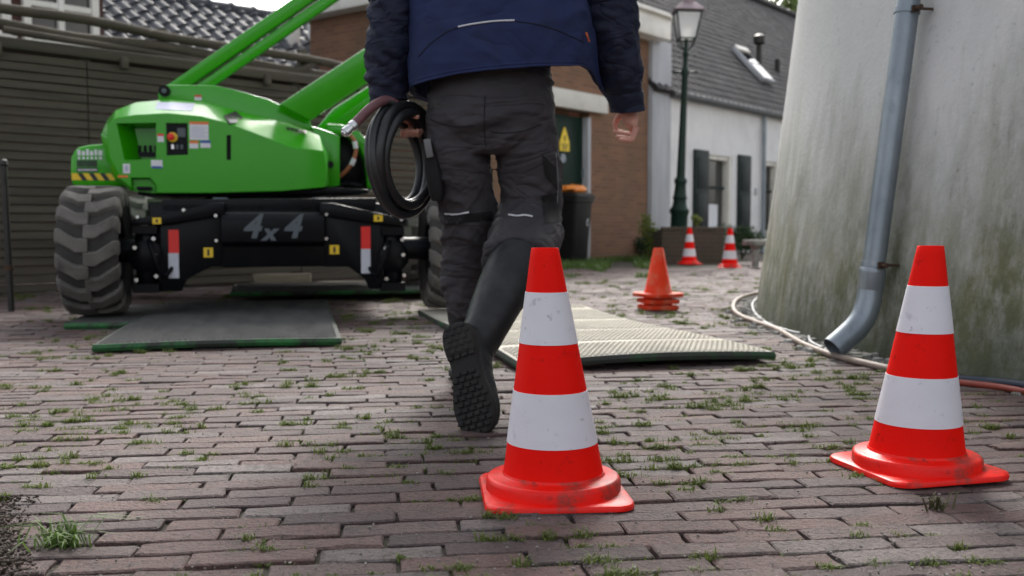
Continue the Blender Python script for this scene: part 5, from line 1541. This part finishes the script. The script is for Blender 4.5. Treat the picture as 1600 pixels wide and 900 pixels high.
# left hand: closed round the hose coil, its top strands lie in the palm
PL = 3.185
sh.append(ell_rings([(wrL, 0.028, 0.022), (at(622, 169, 3.21), 0.026, 0.032), (at(634, 178, 3.22), 0.030, 0.040), (at(645, 184, 3.22), 0.024, 0.036)], 5, 20))
for k in range(4):
    Y = 3.205 - 0.004 * k
    x = 630 + 8.0 * k
    sh.append(finger([at(640 + 5 * k, 180, Y + 0.04), at(x + 4, 202, Y + 0.03), at(x, 211, Y - 0.002), at(x - 2, 203, Y - 0.03)], 0.0092))
sh.append(finger([at(624, 172, 3.20), at(634, 178, 3.165), at(645, 180, 3.15), at(655, 184, 3.15)], 0.010))
body_me = remesh(merge(*sh), 0.0042, 2, 0.4)
body_me.materials.clear()
person = link('person', body_me, 'skin')
tag(person, 'walking person in navy jacket and grey work trousers carrying a coiled black hose', 'person')
tro_o = link('trousers', tro, None, person)
V, F = ell_rings([(hd + Vector((0, -0.03, -0.075)), 0.055, 0.06), (hd + Vector((0, -0.022, -0.03)), 0.079, 0.085), (hd + Vector((0, -0.012, 0.03)), 0.083, 0.098), (hd + Vector((0, -0.006, 0.075)), 0.072, 0.092), (hd + Vector((0, -0.004, 0.12)), 0.03, 0.045)], 6, 36)
part('hair', ([p + (p - hd).normalized() * 0.007 * noise.noise(p * 60) for p in V], F), 'hair', person)

# --- jacket: open shell, its right front panel swung out
lev = [
    [(-0.16, 3.38, .935), (-0.27, 3.33, .950), (-0.318, 3.2, .962), (-0.285, 3.06, .974), (-0.145, 2.995, .996), (-0.02, 2.98, 1.008), (0.12, 3.0, 1.018), (0.232, 3.09, 1.028), (0.285, 3.25, .990), (0.348, 3.45, .945)],
    [(-0.15, 3.38, 1.04), (-0.26, 3.34, 1.05), (-0.322, 3.2, 1.06), (-0.292, 3.06, 1.07), (-0.15, 2.985, 1.08), (-0.025, 2.968, 1.09), (0.115, 2.988, 1.10), (0.228, 3.08, 1.10), (0.27, 3.22, 1.09), (0.31, 3.42, 1.08)],
    [(-0.12, 3.37, 1.25), (-0.24, 3.34, 1.25), (-0.322, 3.2, 1.25), (-0.290, 3.07, 1.25), (-0.15, 2.99, 1.25), (-0.03, 2.97, 1.25), (0.105, 2.99, 1.25), (0.208, 3.08, 1.25), (0.235, 3.2, 1.25), (0.255, 3.38, 1.25)],
    [(-0.10, 3.36, 1.42), (-0.2, 3.33, 1.42), (-0.285, 3.2, 1.42), (-0.25, 3.08, 1.42), (-0.14, 3.0, 1.42), (-0.03, 2.985, 1.42), (0.09, 3.0, 1.42), (0.18, 3.08, 1.42), (0.21, 3.2, 1.42), (0.10, 3.36, 1.42)],
    [(-0.06, 3.28, 1.53), (-0.12, 3.27, 1.52), (-0.18, 3.2, 1.51), (-0.15, 3.12, 1.52), (-0.09, 3.07, 1.53), (-0.03, 3.06, 1.53), (0.03, 3.07, 1.53), (0.09, 3.12, 1.52), (0.11, 3.2, 1.51), (0.0, 3.28, 1.53)],
    [(-0.06, 3.29, 1.60), (-0.09, 3.27, 1.60), (-0.115, 3.22, 1.60), (-0.10, 3.16, 1.61), (-0.07, 3.135, 1.61), (-0.03, 3.13, 1.61), (0.0, 3.135, 1.61), (0.03, 3.16, 1.61), (0.045, 3.22, 1.60), (0.0, 3.29, 1.60)]]
rows = [catmull(r, 9) for r in lev]
cols = []
for k in range(len(rows[0])):
    c = catmull([r[k] for r in rows], 16)
    cols.append([Vector(p) for p in c])
grid = [[cols[k][i] for k in range(len(cols))] for i in range(len(cols[0]))]
jv, jf = loft(grid, closed=False)
jm = mesh('jacket', (jv, jf), smooth=0)
def jmod(p):
    return 0.45 + 0.7 * max(0, noise.noise(p * 2.5)) + 0.5 * max(0, 1 - abs(p.z - 1.08) / 0.08) * 0.4
folds(jm, 0.013, 3.0, 7.0, 1.0, 2.3, jmod)
folds(jm, 0.005, 7.0, 12.0, -1.5, 6.3, jmod)
# hem: stitched quilted band
ncol = len(cols)
cen = Vector((-0.04, 3.2, 0))
for v in jm.vertices:
    i = v.index // ncol
    out = Vector((v.co.x - cen.x, v.co.y - cen.y, 0)).normalized()
    v.co += out * {0: 0.001, 1: 0.006, 2: 0.007, 3: -0.003, 4: 0.003}.get(i, 0)
    if i <= 3: v.co.z += 0.003 * noise.noise(Vector((v.co.x * 14, v.co.y * 14, 1)))
jm.update()
bm = bmesh.new(); bm.from_mesh(jm)
bmesh.ops.recalc_face_normals(bm, faces=bm.faces)
bm.normal_update()
bk = min(bm.faces, key=lambda f: f.calc_center_median().y)
if bk.normal.y > 0: bmesh.ops.reverse_faces(bm, faces=bm.faces)
bm.to_mesh(jm); bm.free()
jm.polygons.foreach_set('use_smooth', [True] * len(jm.polygons))
jk = link('jacket', jm, 'jacket_navy', person)
sm = jk.modifiers.new('thickness', 'SOLIDIFY'); sm.thickness = 0.012; sm.offset = -1
sm = jk.modifiers.new('subdivision', 'SUBSURF'); sm.levels = sm.render_levels = 1
def sleeve(stn, seed):
    s = ell_rings(stn, 14, 40)
    m_ = mesh('sleeve', (s[0], s[1][:-2]), smooth=0)
    folds(m_, 0.017, 5.0, 15.0, 2.2, seed, lambda p: 0.5 + 0.9 * max(0, noise.noise(p * 4)) if p.z > 0.985 else 0.25)
    folds(m_, 0.005, 9.0, 22.0, -3.0, seed + 2, lambda p: 0.7 if p.z > 0.985 else 0.2)
    m_.polygons.foreach_set('use_smooth', [True] * len(m_.polygons))
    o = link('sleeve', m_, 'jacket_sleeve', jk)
    a = o.modifiers.new('thickness', 'SOLIDIFY'); a.thickness = 0.008; a.offset = 1
    return o
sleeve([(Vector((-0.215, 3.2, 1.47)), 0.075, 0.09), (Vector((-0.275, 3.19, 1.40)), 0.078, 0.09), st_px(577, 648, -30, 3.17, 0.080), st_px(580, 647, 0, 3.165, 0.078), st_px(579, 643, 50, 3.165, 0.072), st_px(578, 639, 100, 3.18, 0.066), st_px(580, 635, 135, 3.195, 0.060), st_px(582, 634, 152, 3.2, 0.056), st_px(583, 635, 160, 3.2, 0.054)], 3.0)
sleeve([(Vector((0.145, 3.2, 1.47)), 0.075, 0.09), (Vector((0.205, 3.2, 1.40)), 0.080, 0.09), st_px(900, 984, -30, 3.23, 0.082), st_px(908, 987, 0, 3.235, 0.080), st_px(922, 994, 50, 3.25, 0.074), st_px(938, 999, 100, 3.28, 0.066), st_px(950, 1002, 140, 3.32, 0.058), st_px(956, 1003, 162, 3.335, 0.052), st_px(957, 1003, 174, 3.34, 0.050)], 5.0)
dg = bpy.context.evaluated_depsgraph_get()
jbv = BVHTree.FromPolygons([v.co.copy() for v in jm.vertices], [tuple(p.vertices) for p in jm.polygons])
tbv = BVHTree.FromPolygons([v.co.copy() for v in tro.vertices], [tuple(p.vertices) for p in tro.polygons])
def on_cloth(bv, px, py, up):
    loc, nor, _, _ = bv.ray_cast(CAM, ray(px, py).normalized())
    if loc is None: return None
    if nor.dot(loc - CAM) > 0: nor = -nor
    return loc + nor * up
def cloth_line(name, bv, pix, r, m, parent, up=0.001, per=6):
    pts = [on_cloth(bv, a, b, up) for a, b in catmull(pix, per)]
    pts = [p for p in pts if p is not None]
    if len(pts) > 2: return part(name, tube([tuple(p) for p in pts], r, 6), m, parent)
cloth_line('reflective_piping', jbv, [(716, 42), (740, 37.5), (765, 34), (785, 32.5), (804, 32)], 0.0026, 'piping', jk, 0.002)
cloth_line('back_seam', jbv, [(654, 88), (675, 66), (700, 49), (716, 43)], 0.0022, 'seam', jk, 0.0005)
cloth_line('back_seam', jbv, [(804, 33), (840, 38), (870, 47), (895, 58), (912, 66)], 0.0022, 'seam', jk, 0.0005)
cloth_line('zip_tag', jbv, [(911, 52), (913, 60), (915, 67)], 0.003, 'zip_orange', jk, 0.012)
cloth_line('seat_seam', tbv, [(758, 150), (757, 180), (757, 205), (759, 228)], 0.0018, 'trouser_black', tro_o)
cloth_line('pocket_seam', tbv, [(672, 186), (690, 193), (715, 198), (740, 196)], 0.0016, 'trouser_black', tro_o)
cloth_line('pocket_seam', tbv, [(766, 205), (790, 208), (820, 204), (845, 194)], 0.0016, 'trouser_black', tro_o)
cloth_line('knee_reflector', tbv, [(696, 334), (708, 335), (720, 334), (732, 331)], 0.003, 'piping', tro_o, 0.002)
cloth_line('knee_reflector', tbv, [(795, 336), (808, 338), (820, 337), (832, 339)], 0.003, 'piping', tro_o, 0.002)
def cloth_patch(name, quad, m, nx=14, ny=8, up=0.0022):
    g = []
    for j in range(ny + 1):
        row = []
        for i in range(nx + 1):
            u, v = i / nx, j / ny
            px = (1 - v) * ((1 - u) * quad[0][0] + u * quad[1][0]) + v * ((1 - u) * quad[3][0] + u * quad[2][0])
            py = (1 - v) * ((1 - u) * quad[0][1] + u * quad[1][1]) + v * ((1 - u) * quad[3][1] + u * quad[2][1])
            q = on_cloth(tbv, px, py, up)
            if q is None: return print('patch misses', name, px, py)
            row.append(q)
        g.append(row)
    return part(name, loft(g, closed=False), m, tro_o, smooth=60)
cloth_patch('knee_panel', [(694, 337), (768, 330), (770, 343), (696, 352)], 'trouser_black')
cloth_patch('knee_panel', [(846, 306), (873, 300), (873, 346), (850, 350)], 'trouser_black')
cloth_patch('thigh_panel', [(846, 240), (868, 262), (871, 298), (851, 275)], 'trouser_black')
cloth_line('leg_seam', tbv, [(868, 240), (870, 262), (871, 290), (870, 318)], 0.003, 'tool_grey', tro_o, 0.001)
# tool pocket hanging at the left thigh
def rr3(cx, cy, cz, w, d, r=0.012): return [Vector((cx + x, cy + y, cz)) for x, y in rrect(w, d, r, 3)]
a, b, c = at(672, 225, 3.17), at(677, 270, 3.18), at(683, 314, 3.19)
pk = part('tool_pocket', loft([rr3(a.x, a.y, a.z, 0.035, 0.10), rr3(b.x + 0.002, b.y, b.z, 0.05, 0.13), rr3(c.x, c.y, c.z + 0.03, 0.045, 0.13), rr3(c.x, c.y, c.z, 0.03, 0.10)]), 'trouser_black', tro_o)
a, b = at(667, 217, 3.10), at(672, 246, 3.11)
part('pocket_tab', bar(a, b, 0.022, 0.012, (0, 1, 0)), 'tool_grey', pk, bevel=0.003)

# --- boots
def boot(sdir, shaft_len):
    """boot in its own frame: toe +y, sole at z=0; the shaft leans back by beta"""
    s = []
    foot = [(-0.088, 0.018, 0.020, 0.030), (-0.078, 0.034, 0.018, 0.062), (-0.05, 0.040, 0.018, 0.095), (-0.01, 0.041, 0.018, 0.112), (0.04, 0.041, 0.018, 0.102), (0.085, 0.046, 0.018, 0.086), (0.13, 0.050, 0.018, 0.076), (0.17, 0.046, 0.018, 0.066), (0.198, 0.034, 0.018, 0.052), (0.212, 0.014, 0.022, 0.036)]
    rings = []
    for y, w, z0, z1 in catmull(foot, 5):
        n = 28
        rg_ = []
        for j in range(n):
            a_ = 2 * PI * j / n
            ca, sa = math.cos(a_), math.sin(a_)
            e = 0.75
            rg_.append(Vector((w * math.copysign(abs(ca) ** e, ca), y, (z0 + z1) / 2 + (z1 - z0) / 2 * math.copysign(abs(sa) ** e, sa))))
        rings.append(rg_)
    s.append(fixn(loft(rings)))
    an = Vector((0, -0.018, 0.075))
    d = Vector(sdir).normalized()
    st = []
    for t, rx, ry in ((0.0, 0.044, 0.058), (0.05, 0.050, 0.062), (0.10, 0.057, 0.064), (0.17, 0.066, 0.070), (0.24, 0.073, 0.076), (shaft_len, 0.078, 0.078)):
        st.append((an + d * t, rx, ry))
    s.append(ell_rings(st, 5, 28))
    up = remesh(merge(*s), 0.005, 5)
    for v in up.vertices:                                     # creases at the instep
        c = (v.co - Vector((0, 0.03, 0.10))).length
        v.co += v.normal * (0.003 * max(0, 1 - c / 0.07) * math.sin((v.co.z - v.co.y) * 220)) + v.normal * 0.0015 * noise.noise(v.co * 28)
    outl = [(0.0, -0.096), (0.030, -0.088), (0.043, -0.06), (0.043, -0.02), (0.037, 0.02), (0.043, 0.07), (0.054, 0.12), (0.053, 0.16), (0.042, 0.195), (0.022, 0.216), (0.0, 0.221)]
    outl = [tuple(p) for p in catmull(outl, 4)]
    ring2 = outl + [(-x, y) for x, y in outl[-2:0:-1]]
    sole = prism(ring2, 'z', 0.004, 0.026)
    lugs = []
    def inside(x, y):
        best = None
        for (xa, ya), (xb, yb) in zip(outl, outl[1:]):
            if ya <= y <= yb and yb > ya: best = xa + (xb - xa) * (y - ya) / (yb - ya)
        return best is not None and abs(x) < best - 0.006
    k = 0
    for i in range(19):
        y = -0.085 + i * 0.0162
        if 0.0 < y < 0.035: continue
        for j in range(-2, 3):
            x = (j + 0.5 * (i % 2)) * 0.0205
            if inside(x, y): lugs.append(box(x, y, 0.0005, 0.0145, 0.0105, 0.0065))
    heel = prism([(x * 0.97, y) for x, y in ring2 if y < -0.005], 'z', 0.0, 0.012)
    return up, sole, merge(*lugs), heel
def place_boot(Mx, sdir, sl):
    up, sole, lugs, heel = boot(sdir, sl)
    up.materials.clear()
    o = link('boot', up, 'boot_rubber', person)
    o.matrix_local = Mx
    part('sole', sole, 'sole_rubber', o, bevel=0.003)
    part('heel_block', heel, 'sole_rubber', o, bevel=0.002)
    tag(part('sole_lugs', lugs, 'sole_rubber', o, bevel=0.0015, seg=1), kind='stuff')
    return o
toe, heel_ = gp(746, 677), at(709, 506, 2.69)
toe.z = 0.008
f = (toe - heel_).normalized()
n = Vector((0.42, 0.90, 0.0)); n = (n - f * n.dot(f)).normalized()
x = f.cross(n)
Rb = Matrix((x, f, n)).transposed().to_4x4()
org = heel_ + f * 0.094
Mb = Matrix.Translation(org) @ Rb @ Matrix.Diagonal((1.12, 1.0, 1.0, 1.0))
ankle = Mb @ Vector((0, -0.018, 0.075))
top_ = at(806, 402, 2.97)
dl = Rb.inverted().to_3x3() @ (top_ - ankle)
ob = place_boot(Mb, dl, dl.length)
Ml = Matrix.Translation((at(729, 590, 3.45).x, 3.42, 0.004)) @ Matrix.Rotation(math.radians(6), 4, 'Z')
place_boot(Ml, (0, 0.05, 1), 0.30)

# ------------------------------------------------------------------ the hose coil he carries
mat('coil_rubber', (0.010, 0.011, 0.012), (0.016, 0.017, 0.019), 10, 0.40, bump=0.05, bscale=50, dirt=(0.03, 0.03, 0.03), dscale=9, damt=0.4)
mat('hose_purple', (0.13, 0.055, 0.062), (0.17, 0.075, 0.08), 20, 0.5, bump=0.3, bscale=200)
cc = at(630, 249, 3.165)
coil = thing('hose_coil', 'coiled black rubber hose with purple end and steel coupling in the left hand', 'hose', tuple(cc))
al = math.radians(60)
ax_r = Vector((math.cos(al), math.sin(al), 0))                 # in-plane horizontal axis
ax_n = Vector((-math.sin(al), math.cos(al), 0))                # coil axis
pts = []
T_ = 7
cr = random.Random(4)
offs = [(-0.022, 0.014), (-0.004, -0.034), (-0.012, -0.008), (0.006, 0.026), (0.022, 0.008), (0.020, -0.024), (-0.018, 0.036), (0.0, 0.012)]
steps = 40
for k in range(T_ * steps + 1):
    t = k / steps
    i = int(min(t, T_ - 1e-6))
    fr2_ = t - i
    o0, o1 = offs[i], offs[min(i + 1, len(offs) - 1)]
    sm_ = fr2_ * fr2_ * (3 - 2 * fr2_)
    dr, da = o0[0] + (o1[0] - o0[0]) * sm_, o0[1] + (o1[1] - o0[1]) * sm_
    a_ = PI / 2 + 2 * PI * t
    ra, rb_ = 0.132 + dr, 0.148 + dr + 0.006 * (math.sin(a_) < 0) * math.sin(a_) * -1
    p = ax_r * (ra * math.cos(a_)) + Vector((0, 0, rb_ * math.sin(a_))) + ax_n * (da + 0.006 * math.sin(a_ * 2 + i))
    pts.append(tuple(p))
part('loops', tube(pts, 0.0155, 14), 'coil_rubber', coil, smooth=60)
e0, e1, e2, e3, e4 = Vector(pts[0]), at(618, 163, 3.12) - cc, at(602, 157, 3.10) - cc, at(580, 168, 3.06) - cc, at(553, 195, 3.03) - cc
end = part('purple_end', ctube([tuple(e1), tuple(e2), tuple(e3), tuple(e4)], 0.0150, 14, 8), 'hose_purple', coil, smooth=60)
part('end_link', ctube([tuple(e0), tuple((e0 + e1) / 2 + Vector((0, -0.01, 0.012))), tuple(e1), tuple(e2)], 0.0142, 14, 8), 'coil_rubber', coil, smooth=60)
dv = (at(537, 209, 3.01) - cc - e4)
dn = dv.normalized()
part('coupling', tube([tuple(e4 - dn * 0.004), tuple(e4), tuple(e4 + dn * 0.012), tuple(e4 + dn * 0.0125), tuple(e4 + dn * 0.024), tuple(e4 + dn * 0.0245), tuple(e4 + dn * 0.040), tuple(e4 + dn * 0.041), tuple(e4 + dn * 0.047), tuple(e4 + dn * 0.047)], [0.0155, 0.0165, 0.0165, 0.013, 0.013, 0.0155, 0.0155, 0.010, 0.010, 0.006], 14), 'chrome', end, smooth=30)
